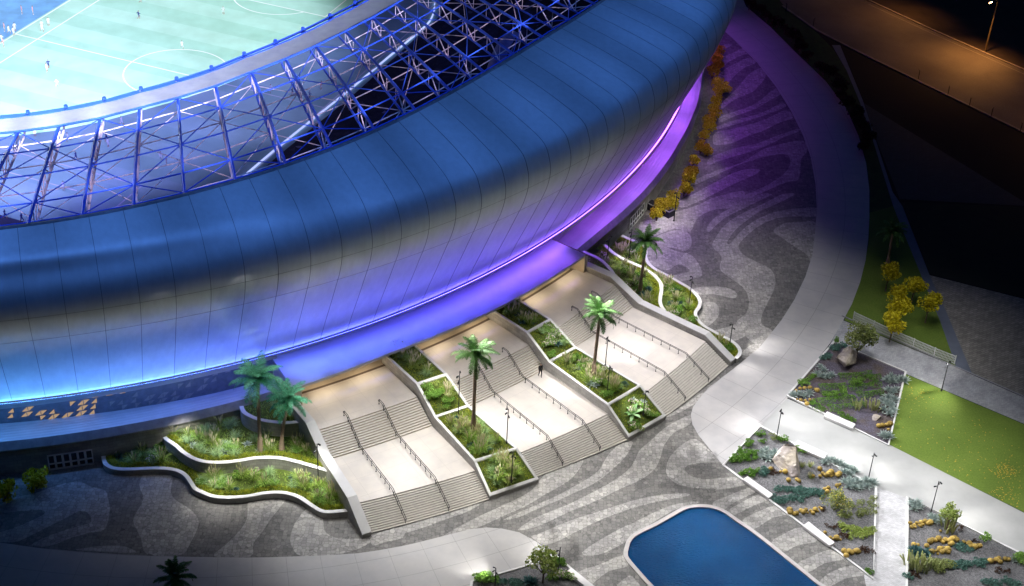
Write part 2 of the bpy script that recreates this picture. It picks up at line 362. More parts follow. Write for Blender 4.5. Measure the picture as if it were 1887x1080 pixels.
def dup(o, loc, rz=0.0, sc=1.0, label=None, group=None, szz=None):
    c = o.copy(); COL.objects.link(c); c.location = loc; c.rotation_euler = (0, 0, rz)
    c.scale = (sc, sc, sc if szz is None else szz)
    if label: c['label'] = label
    if group: c['group'] = group
    for ch in kids(o):
        k = ch.copy(); COL.objects.link(k); k.parent = c
        for g in kids(ch): q = g.copy(); COL.objects.link(q); q.parent = k
    return c
class Proto:
    """first call places the prototype itself, later calls place copies"""
    def __init__(s, makers): s.makers = makers; s.made = [None] * len(makers); s.k = 0
    def put(s, loc, rz=0.0, sc=1.0, label=None, cat=None, group=None, which=None, szz=None):
        i = s.k % len(s.makers) if which is None else which; s.k += 1
        if s.made[i] is None:
            o = s.makers[i](); s.made[i] = o; kids(o)
            for ch in list(o.children): kids(ch)
            o.location = loc; o.rotation_euler = (0, 0, rz); o.scale = (sc, sc, sc if szz is None else szz)
            tag(o, label, cat, group); return o
        c = dup(s.made[i], loc, rz, sc, label, group, szz)
        if cat: c['category'] = cat
        return c
def smooth_closed(P, k=6):
    P = np.array(P, float); n = len(P); out = []
    for i in range(n):
        p0, p1, p2, p3 = P[i - 1], P[i], P[(i + 1) % n], P[(i + 2) % n]
        for t in np.linspace(0, 1, k, endpoint=False):
            out.append(.5 * ((2 * p1) + (-p0 + p2) * t + (2 * p0 - 5 * p1 + 4 * p2 - p3) * t * t + (-p0 + 3 * p1 - 3 * p2 + p3) * t ** 3))
    return [tuple(q) for q in out]
def smooth_open(P, k=6):
    P = np.array(P, float); n = len(P); out = []
    for i in range(n - 1):
        p0 = P[max(i - 1, 0)]; p1 = P[i]; p2 = P[i + 1]; p3 = P[min(i + 2, n - 1)]
        for t in np.linspace(0, 1, k, endpoint=False):
            out.append(.5 * ((2 * p1) + (-p0 + p2) * t + (2 * p0 - 5 * p1 + 4 * p2 - p3) * t * t + (-p0 + 3 * p1 - 3 * p2 + p3) * t ** 3))
    out.append(P[-1]); return [tuple(q) for q in out]
def offset_path(P, d):
    P = [np.array(p[:2]) for p in P]; n = len(P); out = []
    for i in range(n):
        t = P[min(i + 1, n - 1)] - P[max(i - 1, 0)]; t = t / (np.linalg.norm(t) + 1e-9)
        out.append(P[i] + d * np.array([-t[1], t[0]]))
    return out
def inside(poly, x, y):
    c = False; n = len(poly); j = n - 1
    for i in range(n):
        xi, yi = poly[i][:2]; xj, yj = poly[j][:2]
        if (yi > y) != (yj > y) and x < (xj - xi) * (y - yi) / (yj - yi) + xi: c = not c
        j = i
    return c
def sample_poly(poly, n, rng):
    xs = [p[0] for p in poly]; ys = [p[1] for p in poly]; out = []
    g = 0
    while len(out) < n and g < n * 60:
        g += 1
        x = rng.uniform(min(xs), max(xs)); y = rng.uniform(min(ys), max(ys))
        if inside(poly, x, y): out.append((x, y))
    return out

# ------------------------------------------------------------------ plants (all in local coordinates)
def blade(mb, x, y, z, h, w, az, lean, mi=0, seg=2):
    ca, sa = math.cos(az), math.sin(az); px, py = -sa * w / 2, ca * w / 2
    L = []; R = []
    for k in range(seg + 1):
        t = k / seg; o = lean * t * t * h; zz = z + h * (t - .35 * lean * t * t); ww = 1 - t * .92
        cx, cy = x + ca * o, y + sa * o
        L.append((cx - px * ww, cy - py * ww, zz)); R.append((cx + px * ww, cy + py * ww, zz))
    mb.strip(L, R, mi)
def leafquad(mb, c, s, rng, mi=0, up=.3):
    n = Vector((rng.gauss(0, 1), rng.gauss(0, 1), rng.gauss(up, 1))).normalized()
    u = n.orthogonal().normalized(); u.rotate(Matrix.Rotation(rng.uniform(0, 6.28), 3, n)); w = n.cross(u)
    c = Vector(c); a = s * rng.uniform(.7, 1.25); b = a * .55
    mb.quad(c - u * a, c - w * b, c + u * a, c + w * b, mi)
def mk_plume_grass(seed, blades=60, plumes=9, h=.9, lm='grass_blade', pm='plume'):
    def f():
        rng = random.Random(seed); mb = MB()
        for _ in range(blades):
            a = rng.uniform(0, 6.28); r = rng.uniform(0, .22)
            blade(mb, r * math.cos(a), r * math.sin(a), 0, h * rng.uniform(.6, 1.1), .06, a + rng.gauss(0, .5), rng.uniform(.3, 1.1), 0, 3)
        o = make('plume_grass', mb, lm, origin=(0, 0, 0))
        p = MB()
        for _ in range(plumes):
            a = rng.uniform(0, 6.28); l = rng.uniform(.1, .5); H = h * rng.uniform(1.0, 1.35)
            b = Vector((.1 * math.cos(a), .1 * math.sin(a), .2)); e = Vector((l * math.cos(a), l * math.sin(a), H)); d = (e - b).normalized()
            p.tube([b, e - d * .3], .010, 3); p.tube([e - d * .40, e - d * .2, e], [.018, .045, .01], 5)
        if plumes: make('plume', p, pm, parent=o)
        return o
    return f
def mk_agave(seed, n=26, R=.75, mat='agave_leaf', name='agave'):
    def f():
        rng = random.Random(seed); mb = MB()
        for i in range(n):
            az = i * 2.39996 + rng.gauss(0, .15); el = math.radians(12 + 66 * (i / n)); L = R * rng.uniform(.8, 1.1) * (1 - .25 * i / n); w = .14 * R / .75
            d = Vector((math.cos(az) * math.cos(el), math.sin(az) * math.cos(el), math.sin(el))); s = Vector((-math.sin(az), math.cos(az), 0)); u = s.cross(d) * -1
            p0 = d * .05; p1 = d * L * .45; p2 = d * L - Vector((0, 0, .08 * L))
            mb.add([p0 - s * w * .4, p0 + s * w * .4, p1 + s * w * .6 + u * .02, p1 - s * w * .6 + u * .02, p2, p1 - u * .03], [(0, 1, 5), (1, 2, 5), (0, 5, 3), (3, 5, 4), (5, 2, 4)], 0)
        return make(name, mb, mat, origin=(0, 0, 0))
    return f
def mk_shrub(seed, R=.6, H=.6, n=260, ls=.09, mat='shrub_leaf', flowers=None, nf=40, name='leafy_shrub', lumps=6):
    def f():
        rng = random.Random(seed); mb = MB()
        L = [(rng.gauss(0, .45) * R, rng.gauss(0, .45) * R, rng.uniform(.3, .75) * H, rng.uniform(.35, .6)) for _ in range(lumps)]
        for _ in range(n):
            cx, cy, cz, k = rng.choice(L); d = Vector((rng.gauss(0, 1), rng.gauss(0, 1), abs(rng.gauss(0, 1)) - .25)).normalized() * (k * rng.uniform(.55, 1))
            leafquad(mb, (cx + d.x * R, cy + d.y * R, max(.02, cz + d.z * H * .8)), ls, rng)
        for _ in range(4):
            a = rng.uniform(0, 6.28); mb.tube([(0, 0, 0), (math.cos(a) * R * .4, math.sin(a) * R * .4, H * .6)], .015, 3)
        o = make(name, mb, mat, origin=(0, 0, 0))
        if flowers:
            p = MB()
            for _ in range(nf):
                cx, cy, cz, k = rng.choice(L); d = Vector((rng.gauss(0, 1), rng.gauss(0, 1), abs(rng.gauss(.4, 1)))).normalized() * k
                leafquad(p, (cx + d.x * R, cy + d.y * R, cz + d.z * H * .85 + .03), .07, rng, 0, 2)
            make('flowers', p, flowers, parent=o)
        return o
    return f
def mk_ball_tree(seed, R=1.2, trunk=.6, mat='yellow_leaf', n=700, ls=.17, name='yellow_tree', squash=.8):
    def f():
        rng = random.Random(seed); root = D.objects.new(name, None); COL.objects.link(root)
        L = []
        for _ in range(13):
            d = Vector((rng.gauss(0, 1), rng.gauss(0, 1), rng.gauss(.25, .8))).normalized() * R * rng.uniform(.35, .68)
            L.append((Vector((d.x, d.y, trunk + R * squash + d.z * squash)), R * rng.uniform(.28, .48)))
        mb = MB()
        for _ in range(n):
            c, k = rng.choice(L); d = Vector((rng.gauss(0, 1), rng.gauss(0, 1), rng.gauss(.25, 1))).normalized() * k * rng.uniform(.6, 1.05)
            leafquad(mb, c + d, ls, rng)
        make('crown', mb, mat, parent=root)
        t = MB(); t.tube([(0, 0, -.1), (.03, 0, trunk * .6), (0, .03, trunk + R * .6)], [.11, .085, .05], 6)
        for c, k in L[:6]: t.tube([(0, 0, trunk * .8), tuple(c * .55 + Vector((0, 0, trunk * .4))), tuple(c)], [.06, .04, .015], 4)
        make('trunk', t, 'bark', parent=root)
        return root
    return f
def mk_palm(seed, H, lean, R=4.0, fronds=30, mat='palm_leaf', rb=.26):
    def f():
        rng = random.Random(seed); root = D.objects.new('palm_tree', None); COL.objects.link(root)
        pts = []; rad = []
        for k in range(13):
            t = k / 12; pts.append((lean[0] * t ** 1.7, lean[1] * t ** 1.7, H * t - .15)); rad.append(rb * (1.35 - .6 * min(1, t * 4) if t < .25 else .75 - .12 * t) + (.05 if t > .93 else 0))
        tk = MB(); tk.tube(pts, rad, 9)
        for k in range(int(H * 5)):                                # leaf scars ring the trunk
            t = k / (H * 5); i = min(11, int(t * 12)); ft = t * 12 - i
            p = Vector(pts[i]).lerp(Vector(pts[i + 1]), ft); r = lerp(rad[i], rad[i + 1], ft); a0 = k * 1.1
            for j in range(5):
                a = a0 + j * 1.2566; n = Vector((math.cos(a), math.sin(a), 0)); s = Vector((-math.sin(a), math.cos(a), 0))
                tk.add([p + n * r * .95 - s * .08, p + n * r * .95 + s * .08, p + n * (r + .06) + Vector((0, 0, .10))], [(0, 1, 2)])
        make('trunk', tk, 'palm_bark', parent=root, smooth=False)
        top = Vector(pts[-1]); mb = MB()
        for i in range(fronds):
            az = i * 2.39996 + rng.gauss(0, .2); u = i / fronds; e0 = math.radians(lerp(-18, 74, u ** .8)) + rng.gauss(0, .08); L = R * rng.uniform(.82, 1.05) * (1 - .18 * u)
            q = []; p = top + Vector((0, 0, .15 + .25 * u)); el = e0; N = 11
            for k in range(N + 1):
                q.append(p.copy()); d = Vector((math.cos(az) * math.cos(el), math.sin(az) * math.cos(el), math.sin(el))); p = p + d * (L / N); el -= math.radians(lerp(9.5, 6.5, u) * (k / N + .45))
            mb.tube(q, [.045 - .003 * k for k in range(N + 1)], 3)
            for k in range(1, N * 3):
                t = k / (N * 3); i0 = min(N - 1, int(t * N)); c = q[i0].lerp(q[i0 + 1], t * N - i0); d = (q[i0 + 1] - q[i0]).normalized(); s = d.cross(Vector((0, 0, 1)))
                s = s.normalized() if s.length > .05 else Vector((-math.sin(az), math.cos(az), 0))
                ll = R * .19 * (math.sin(PI * min(1, t * .85 + .15)) ** .6) * rng.uniform(.8, 1.1)
                for sg in (-1, 1):
                    e = c + (s * sg * .80 + d * .55 + Vector((0, 0, -.22 + rng.gauss(0, .12)))).normalized() * ll; w = d * .032
                    m = c.lerp(e, .5) + Vector((0, 0, .04))
                    mb.add([c - w, c + w, m + w * 1.2, e, m - w * 1.2], [(0, 1, 2, 4), (4, 2, 3)])
        make('crown', mb, mat, parent=root)
        return root
    return f
def mk_cactus(seed):
    def f():
        rng = random.Random(seed); mb = MB(); R = .30; n = 20; m = 7; vs = []; fs = []
        for j in range(m + 1):
            th = PI * j / m
            for k in range(n):
                r = R * math.sin(th) * (1 + (.09 if k % 2 else -.05)); vs.append((r * math.cos(2 * PI * k / n), r * math.sin(2 * PI * k / n), R * .8 - R * .88 * math.cos(th)))
        for j in range(m):
            for k in range(n): fs.append((j * n + k, j * n + (k + 1) % n, (j + 1) * n + (k + 1) % n, (j + 1) * n + k))
        mb.add(vs, fs); return make('barrel_cactus', mb, 'cactus_gold', origin=(0, 0, 0), smooth=True)
    return f
def mk_columns(seed, n=14, H=1.5, mat='column_leaf'):
    def f():
        rng = random.Random(seed); mb = MB()
        for _ in range(n):
            x, y = rng.gauss(0, .35), rng.gauss(0, .3); h = H * rng.uniform(.6, 1.1); lx, ly = x * .5 + rng.gauss(0, .1), y * .5 + rng.gauss(0, .1)
            mb.tube([(x, y, -.05), (x + lx * .4, y + ly * .4, h * .5), (x + lx, y + ly, h * .95), (x + lx * 1.05, y + ly * 1.05, h)], [.06, .085, .07, .02], 7)
        return make('column_cactus', mb, mat, origin=(0, 0, 0))
    return f
def mk_banana(seed):
    def f():
        rng = random.Random(seed); mb = MB()
        for i in range(11):
            az = i * 2.4 + .4; el = math.radians(lerp(20, 80, i / 11)); L = rng.uniform(1.0, 1.6); w = .42; q = []; p = Vector((0, 0, .1)); e = el
            for k in range(7):
                q.append(p.copy()); p = p + Vector((math.cos(az) * math.cos(e), math.sin(az) * math.cos(e), math.sin(e))) * L / 6; e -= .17
            s = Vector((-math.sin(az), math.cos(az), 0)); ws = [.08, .25, .8, 1, .95, .6, .05]
            A = [c - s * w / 2 * k + Vector((0, 0, .08 * k)) for c, k in zip(q, ws)]; B = [c + s * w / 2 * k + Vector((0, 0, .08 * k)) for c, k in zip(q, ws)]
            mb.add(A + q + B, [(i2, i2 + 1, 7 + i2 + 1, 7 + i2) for i2 in range(6)] + [(7 + i2, 7 + i2 + 1, 14 + i2 + 1, 14 + i2) for i2 in range(6)])
        return make('broadleaf_plant', mb, 'banana_leaf', origin=(0, 0, 0), smooth=True)
    return f
leafmat('banana_leaf', [(.10, .20, .08), (.16, .28, .12), (.22, .34, .18)], .4)
def carpet(name, poly, z, n, h, w, mat, seed, label, parent=None, zf=None, lean=.9):
    rng = random.Random(seed); mb = MB()
    for x, y in sample_poly(poly, n, rng):
        zz = z if zf is None else zf(x, y)
        blade(mb, x, y, zz - .03, h * rng.uniform(.5, 1.2), w * rng.uniform(.7, 1.4), rng.uniform(0, 6.28), rng.uniform(.2, lean), 0, 2)
    o = make(name, mb, mat, parent=parent)
    return tag(o, label, None, None, 'stuff')

# ================================================================== STADIUM
stadium = thing('stadium', 'round stadium with a bulging metal shell glowing blue and violet under an open truss roof', 'stadium', (SC[0], SC[1], 0))
TE = [G(x, y, 30.4) for x, y in [(0, 425), (150, 403), (345, 362), (437, 335), (527, 308), (600, 283), (700, 240), (800, 190), (900, 133), (1000, 72), (1060, 35), (1118, 0)]]
_az = [math.degrees(math.atan2(p[1] - SC[1], p[0] - SC[0])) for p in TE]; _rr = [math.hypot(p[0] - SC[0], p[1] - SC[1]) for p in TE]
_az = [-180, -130, -95] + _az + [-12, 15, 60, 180]; _rr = [101, 103, 105.2] + _rr + [98, 99, 100, 101]
def r_top(a):
    a = (a + 180) % 360 - 180
    return sum(interp(a + d, _az, _rr) for d in (-4, -2, 0, 2, 4)) / 5
def profile(a, n=44):
    rt = r_top(a)
    P = [(rt, 30.4), (lerp(rt, 109.4, .33), 29.5), (lerp(rt, 109.4, .62), 28.55), (107.9 + .2, 27.3), (109.25, 25.6), (109.55, 23.6), (109.0, 21.2), (107.9, 18.6), (106.4, 15.2), (104.9, 11.9), (103.6, 8.95)]
    return smooth_open(P, 5)
mb = MB(); seam = MB(); STEP = 1.85; PH = -60.3; NP = 195
azs = []
k = -64
while PH + STEP * k / 4 < 182: 
    azs.append(PH + STEP * k / 4); k += 1
azs = [PH + 360 / 195 * j / 4 for j in range(195 * 4)]
rings = [[PO(r, a, z) for r, z in profile(a)] for a in azs]
M = len(rings[0]); Nn = len(rings)
mb.add([p for r in rings for p in r], [(i * M + j, i * M + j + 1, ((i + 1) % Nn) * M + j + 1, ((i + 1) % Nn) * M + j) for i in range(Nn) for j in range(M - 1)])
make('shell', mb, 'shell_metal', stadium, smooth=True)
for i in range(0, Nn, 4):
    a = azs[i]
    if not -100 < (a + 180) % 360 - 180 < 40: continue
    P = profile(a); da = math.degrees(.026 / 105)
    A = [PO(r + .03, a - da, z + .012) for r, z in P]; B = [PO(r + .03, a + da, z + .012) for r, z in P]; C = [PO(r - .04, a + da * 1.02, z) for r, z in P]; E0 = [PO(r - .04, a - da * 1.02, z) for r, z in P]
    seam.strip(A, B); seam.strip(B, C); seam.strip(E0, A)
# two faint horizontal panel joints
for jj in (26, 33):
    A = []; B = []
    for a in np.arange(-100, 30, .5):
        r, z = profile(a)[jj]; A.append(PO(r + .015, a, z - .02)); B.append(PO(r + .015, a, z + .02))
    seam.strip(A, B)
make('shell_joint', seam, 'seam_dark', stadium)
def ring_strip(m, prof, a0, a1, step=.75, mi=0, close=False):
    aa = list(np.arange(a0, a1 + 1e-6, step)); n = len(prof(aa[0]) if callable(prof) else prof)
    vs = []
    for a in aa:
        for r, z in (prof(a) if callable(prof) else prof): vs.append(PO(r, a, z))
    fs = [(i * n + j, i * n + j + 1, (i + 1) * n + j + 1, (i + 1) * n + j) for i in range(len(aa) - 1) for j in range(n - 1)]
    m.add(vs, fs, mi)
m = MB(); ring_strip(m, lambda a: [(r_top(a) + .03, 30.42), (r_top(a) - .05, 30.62), (r_top(a) - .3, 30.6), (r_top(a) - .3, 30.2), (r_top(a) - .75, 30.15), (r_top(a) - .8, 29.5)], -110, 60)
make('roof_gutter', m, 'shell_edge', stadium)
# lip ledge + LED lines
for a0, a1, zl in ((-112, -59.6, 8.35), (-59.6, -36.3, 8.72), (-36.3, 30, 8.35)):
    m = MB(); ring_strip(m, [(103.3, 8.75), (104.0, 8.75), (104.01, 8.98), (104.06, 8.98), (104.06, zl), (104.02, zl), (104.01, 8.69), (103.0, 8.6), (101.4, 8.6)], a0, a1, (a1 - a0) / 60); make('lip_ledge', m, 'canopy_metal', stadium)
    m = MB(); ring_strip(m, [(103.98, 8.68), (103.62, 8.645)], a0, a1, (a1 - a0) / 60); make('led_downlight', m, 'led_down', stadium)
m = MB(); ring_strip(m, [(103.72, 8.765), (103.98, 8.775)], -112, 30); make('led_uplight', m, 'led_up', stadium)
m = MB(); ring_strip(m, [(104.066, 8.965), (104.066, 8.86)], -112, 30); make('led_line', m, 'led_line', stadium)
# podium
def apron_in(a): return interp(a, [-76, -63, -40, -27, -20, -11], [101.3, 102.2, 101.6, 100.2, 100.4, 101.2])
def apron_out(a): return interp(a, [-76, -64, -31, -24, -16, -8, -2], [104.45, 104.5, 103.9, 104.4, 104.8, 105.6, 105.9])
for a0, a1 in ((-112, -59.3), (-35.8, 30)):
    m = MB(); ring_strip(m, lambda a: [(apron_in(a) - .5, 4.3), (apron_out(a) - .25, 4.2), (apron_out(a) - .22, 4.32), (apron_out(a), 4.32)], a0, a1); make('podium_roof', m, 'podium_metal', stadium)
    m = MB(); ring_strip(m, lambda a: [(apron_out(a) + .002, 4.322), (apron_out(a) + .42, 3.42), (apron_out(a) + .42, 3.3), (apron_out(a) - .35, 3.28)], a0, a1); make('podium_fascia', m, 'podium_fascia', stadium)
    m = MB(); aa = list(np.arange(a0, a1 + .01, .75)); L = 0
    for p, q in zip(aa[:-1], aa[1:]):
        r0, r1 = apron_out(p) - .12 + (.3 if p < -50 else .0), apron_out(q) - .12 + (.3 if q < -50 else .0); w = math.radians(q - p) * r0
        m.add([PO(r0, p, -.3), PO(r1, q, -.3), PO(r1, q, 3.34), PO(r0, p, 3.34)], [(0, 1, 2, 3)], 0, [[(L, 0), (L + w, 0), (L + w, 3.6), (L, 3.6)]]); L += w
    make('podium_wall', m, 'podium_stone', stadium)
    # facade under the lip
    m = MB(); ring_strip(m, lambda a: [(apron_in(a), 4.25), (102.6, 8.62)], a0, a1); fw_ = make('facade_wall', m, 'podium_metal' if a0 > -50 else 'screen_base', stadium)
    if a0 < -50: FW = fw_
# triangular screen on the facade: a lattice of triangles, some of them lit
def on_facade(px, py):
    best = None
    for t in np.linspace(0, 1, 60):
        p = G(px, py, lerp(4.25, 8.62, t)); r = math.hypot(p[0] - SC[0], p[1] - SC[1]); a = math.degrees(math.atan2(p[1] - SC[1], p[0] - SC[0])); d = abs(r - lerp(apron_in(a), 102.6, t))
        if best is None or d < best[0]: best = (d, a, t)
    return best[1:]
rng = random.Random(3)
LITS = [on_facade(x / 3.657, 608 + y / 3.657) for x, y in [(45, 568), (80, 560), (155, 540), (195, 530), (140, 582), (180, 576), (258, 552), (300, 545), (350, 550), (290, 600), (335, 602), (385, 598), (435, 600), (410, 570), (460, 568), (505, 570), (550, 530), (590, 525), (625, 530), (545, 570), (610, 490), (655, 488), (695, 488), (495, 482), (540, 478), (590, 450), (640, 445), (700, 442), (720, 425), (790, 418), (825, 412)]]
GREY = [on_facade(x / 3.657, 608 + y / 3.657) for x, y in [(755, 500), (795, 492), (880, 462), (915, 455), (985, 462), (1030, 455), (1075, 460), (920, 495), (1060, 492), (1100, 490), (1180, 465), (1230, 460), (1285, 455), (1225, 385), (1265, 380), (1330, 330), (1380, 322), (1340, 372), (1395, 360), (1440, 310), (1540, 280), (860, 505), (1140, 430), (1010, 500)]]
rows = 5; hw = .40
for row in range(rows):
    for col in range(50):
        a = -79 + col * hw + row * .11
        if a > -60.2: continue
        r0, r1 = apron_in(a), 102.6; t0, t1 = row / rows + .012, (row + 1) / rows - .022; x0, x1 = a + .02, a + hw - .02
        P = [(x0, t0), (x1, t0), (x1, t1)] if col % 2 == 0 else [(x0, t0), (x1, t1), (x0, t1)]
        ca, ct = a + hw / 2, (t0 + t1) / 2
        dl = min(abs(ca - q[0]) / .26 + abs(ct - q[1]) / .13 for q in LITS); dg = min(abs(ca - q[0]) / .26 + abs(ct - q[1]) / .13 for q in GREY)
        if dl > 1.25 and dg > 1.2: continue
        m = MB(); m.add([PO(lerp(r0, r1, y) + .04, x, lerp(4.25, 8.62, y)) for x, y in P], [(0, 1, 2)]); make('screen_panel', m, 'screen_lit' if dl <= 1.25 else 'screen_bright', FW)
# entrance canopy with its side walls and the lit portal behind
CA0, CA1 = -59.55, -36.3
def cr(a): return interp(a, [CA0, -53, -45, CA1], [108.2, 107.6, 107.9, 107.75])
m = MB(); ring_strip(m, lambda a: [(101.5, 7.05), (cr(a), 7.05), (cr(a) + .03, 6.74), (cr(a) - .25, 6.72), (101.5, 6.72)], CA0, CA1, (CA1 - CA0) / 36)
for a in (CA0, CA1): m.quad(PO(101.5, a, 7.05), PO(cr(a), a, 7.05), PO(cr(a), a, 6.72), PO(101.5, a, 6.72))
make('entrance_canopy', m, 'canopy_metal', stadium)
for a, w in ((CA0, .55), (CA1 - .02, .35)):
    m = MB(); r0, r1 = 101.6, cr(a) - .02
    for aa in (a, a + w): m.quad(PO(r0, aa, 3.2), PO(r1, aa, 3.2), PO(r1, aa, 6.718), PO(r0, aa, 6.718))
    m.quad(PO(r1, a, 3.2), PO(r1, a + w, 3.2), PO(r1, a + w, 6.718), PO(r1, a, 6.718))
    make('portal_side', m, 'portal_wall', stadium)
m = MB(); ring_strip(m, [(103.6, 4.2), (103.6, 6.72)], CA0, CA1, .5); make('portal_wall', m, 'portal_wall', stadium)
m = MB(); ring_strip(m, [(106.0, 4.335), (106.34, 4.335)], CA0 + .5, CA1, .5); make('portal_threshold', m, 'portal_dark', stadium)
m = MB(); ring_strip(m, [(103.58, 4.32), (103.58, 4.7)], CA0 + .5, CA1, .5); make('portal_skirting', m, 'portal_dark', stadium)
m = MB(); ring_strip(m, [(102.0, 4.31), (106.2, 4.31)], CA0, CA1, .5); make('portal_floor', m, 'portal_wall', stadium)
# service doors in the podium wall
def door_set(a0, n, h, w, rr, label):
    fr = MB(); gl = MB(); r = rr + .03
    da = math.degrees(w / rr)
    for i in range(n):
        A0, A1 = a0 + da * i, a0 + da * (i + 1)
        def q(u0, u1, z0, z1, rad, mbx, mi=0):
            x0, x1 = lerp(A0, A1, u0), lerp(A0, A1, u1)
            mbx.quad(PO(rad, x0, z0), PO(rad, x1, z0), PO(rad, x1, z1), PO(rad, x0, z1))
            return x0, x1
        for (u0, u1, z0, z1) in ((0, .16, 0, h), (.84, 1, 0, h), (.16, .84, 0, .12 * h), (.16, .84, .36 * h, .46 * h), (.16, .84, .9 * h, h)):
            x0, x1 = q(u0, u1, z0, z1, r + .06, fr)
            for x in (x0, x1): fr.quad(PO(r, x, z0), PO(r + .06, x, z0), PO(r + .06, x, z1), PO(r, x, z1))
        for z0, z1 in ((.12 * h, .36 * h), (.46 * h, .9 * h)): q(.16, .84, z0, z1, r + .02, gl)
    f = make('service_door', fr, 'white_paint', stadium); f['label'] = label
    make('pane', gl, 'door_glass', f)
door_set(-73.62, 6, 2.15, .78, 104.78, 'white six leaf door set in the dark podium wall')
door_set(-26.4, 6, 2.0, .80, 104.25, 'white glazed door set in the pale podium wall')

# roof trusses
NT_ = 22; OA = [-81.1, -78.3, -75.5, -72.7, -69.9, -67.1, -64.2, -61.1, -57.8, -54.5, -51.1, -47.45, -43.9, -40.2, -36.6, -32.9, -29.2, -25.5, -21.8, -18.1, -14.4, -10.7]
IA = [-79, -75.8, -72.5, -69.2, -65.8, -62.3, -58.7, -54.9, -50.8, -46.7, -42.7, -38.3, -34.0, -29.8, -25.5, -21.2, -17.0, -12.8, -8.6, -4.4, -.2, 4]
# the first listed pair is the truss left of the frame; pairs run clockwise
IA = [-78.6, -75.6, -72.4, -69.2 , -65.8, -62.3, -58.7, -54.9, -50.8, -46.7, -42.7, -38.3, -34.0, -29.8, -25.5, -21.2, -17.0, -12.8, -8.6, -4.4, -.2, 4]
def r_tip(a): return interp(a, [-90, -72.5, -69.2, -65.8, -62.3, -58.7, -54.9, -50.8, -46.7, -42.7, -38.3, -30, 0, 30], [75.2, 74.9, 74.5, 73.8, 72.7, 71.9, 71.0, 69.7, 68.9, 68.2, 67.5, 66.8, 66.5, 66.5])
def tnode(i, s, low=False):
    o = Vector(PO(r_top(OA[i]) - .35, OA[i], 30.35)); t = Vector(PO(r_tip(IA[i]), IA[i], 27.0))
    p = t.lerp(o, s); p.z += .5 * math.sin(PI * s)
    if low: p.z -= lerp(1.5, 2.35, s)
    return p
S_N = [.2, .416, .632, .848, .985]
for i in range(NT_):
    tr = thing('roof_truss', '', None, (0, 0, 0))
    tr.parent = stadium; tr.location = Vector(tnode(i, 1)) - stadium.location
    ss = np.linspace(0, 1, 9)
    m = MB(); m.tube([tnode(i, s) for s in ss], .185, 6); make('top_chord', m, 'steel_blue_lit', tr)
    m = MB(); m.tube([tnode(i, s, True) for s in ss[1:]], .14, 6); m.tube([tnode(i, ss[1], True), tnode(i, .02)], .13, 5); make('bottom_chord', m, 'steel_pink_lit' if i < 8 else 'steel_blue_lit', tr)
    m = MB(); w = np.linspace(.2, .985, 9)
    for q in range(8):
        a, b = w[q], w[q + 1]
        if q % 2 == 0: m.tube([tnode(i, a), tnode(i, b, True)], .075, 4)
        else: m.tube([tnode(i, a, True), tnode(i, b)], .075, 4)
        m.tube([tnode(i, a), tnode(i, a, True)], .06, 4)
    make('web', m, 'steel_pink_lit', tr)
for low in (False, True):
    for s in (S_N if not low else [.2, .416, .632, .848]) :
        m = MB(); m.tube([tnode(i, s, low) for i in range(NT_)], .085 if not low else .07, 5)
        make('purlin', m, 'steel_blue_lit' if not low else 'steel_pink_lit', stadium)
    m = MB()
    for i in range(NT_ - 1):
        A, B = (S_N[1], S_N[3]), (S_N[0], S_N[2], S_N[4])
        if i % 2 == 0: a, b = B, A      # even trusses have mid nodes
        else: a, b = A, B
        for x in a:
            for y in b:
                if abs(x - y) < .25: m.tube([tnode(i, x, low), tnode(i + 1, y, low)], .06 if not low else .05, 4)
    make('roof_bracing', m, 'steel_blue_lit' if not low else 'steel_pink_lit', stadium)
m = MB(); m.tube([tnode(i, 0) for i in range(NT_)], .16, 6); m.tube([tnode(i, .05) + Vector((0, 0, -1.2)) for i in range(NT_)], .09, 5)
make('inner_ring_beam', m, 'steel_blue_lit', stadium)
for i in range(NT_ - 1):
    pass
m = MB()
for i in range(NT_):
    for j in (i - 1, i + 1):
        if 0 <= j < NT_: m.tube([tnode(i, 0), tnode(i, .12).lerp(tnode(j, .12), .3)], .07, 4)
for i in range(NT_): m.tube([tnode(i, 0) - Vector((0, 0, .5)), tnode(i, 0) + Vector((0, 0, .45))], [.34, .22], 6)
make('ring_strut', m, 'steel_blue_lit', stadium)
# fabric band laid over the trusses and the translucent roof skin under them
m = MB(); A = []; NB = 6
aa = [(i, f) for i in range(NT_ - 1) for f in (0, .2, .4, .6, .8)]
rows_ = []
for i, f in aa:
    row = []
    for q in range(NB + 1):
        s = lerp(.055, .212, q / NB); p = tnode(i, s).lerp(tnode(i + 1, s), f)
        sag = .30 - .10 * math.sin(PI * f) - .10 * math.sin(PI * q / NB); row.append(p + Vector((0, 0, sag)))
    rows_.append(row)
vs = [p for r in rows_ for p in r]; n = NB + 1
m.add(vs, [(i * n + j, i * n + j + 1, (i + 1) * n + j + 1, (i + 1) * n + j) for i in range(len(rows_) - 1) for j in range(NB)])
make('fabric_band', m, 'band_fabric', stadium, smooth=True)
m = MB()
for s in (.05, .216): m.tube([tnode(i, s) + Vector((0, 0, .28)) for i in range(NT_)], .11, 5)
make('band_edge', m, 'steel_blue_lit', stadium)
m = MB(); P1 = [tnode(i, .07, True) - Vector((0, 0, .25)) for i in range(NT_)]; P2 = [tnode(i, 1, True) - Vector((0, 0, .25)) for i in range(NT_)]
m.strip(P1, P2); make('roof_membrane', m, 'roof_membrane', stadium)

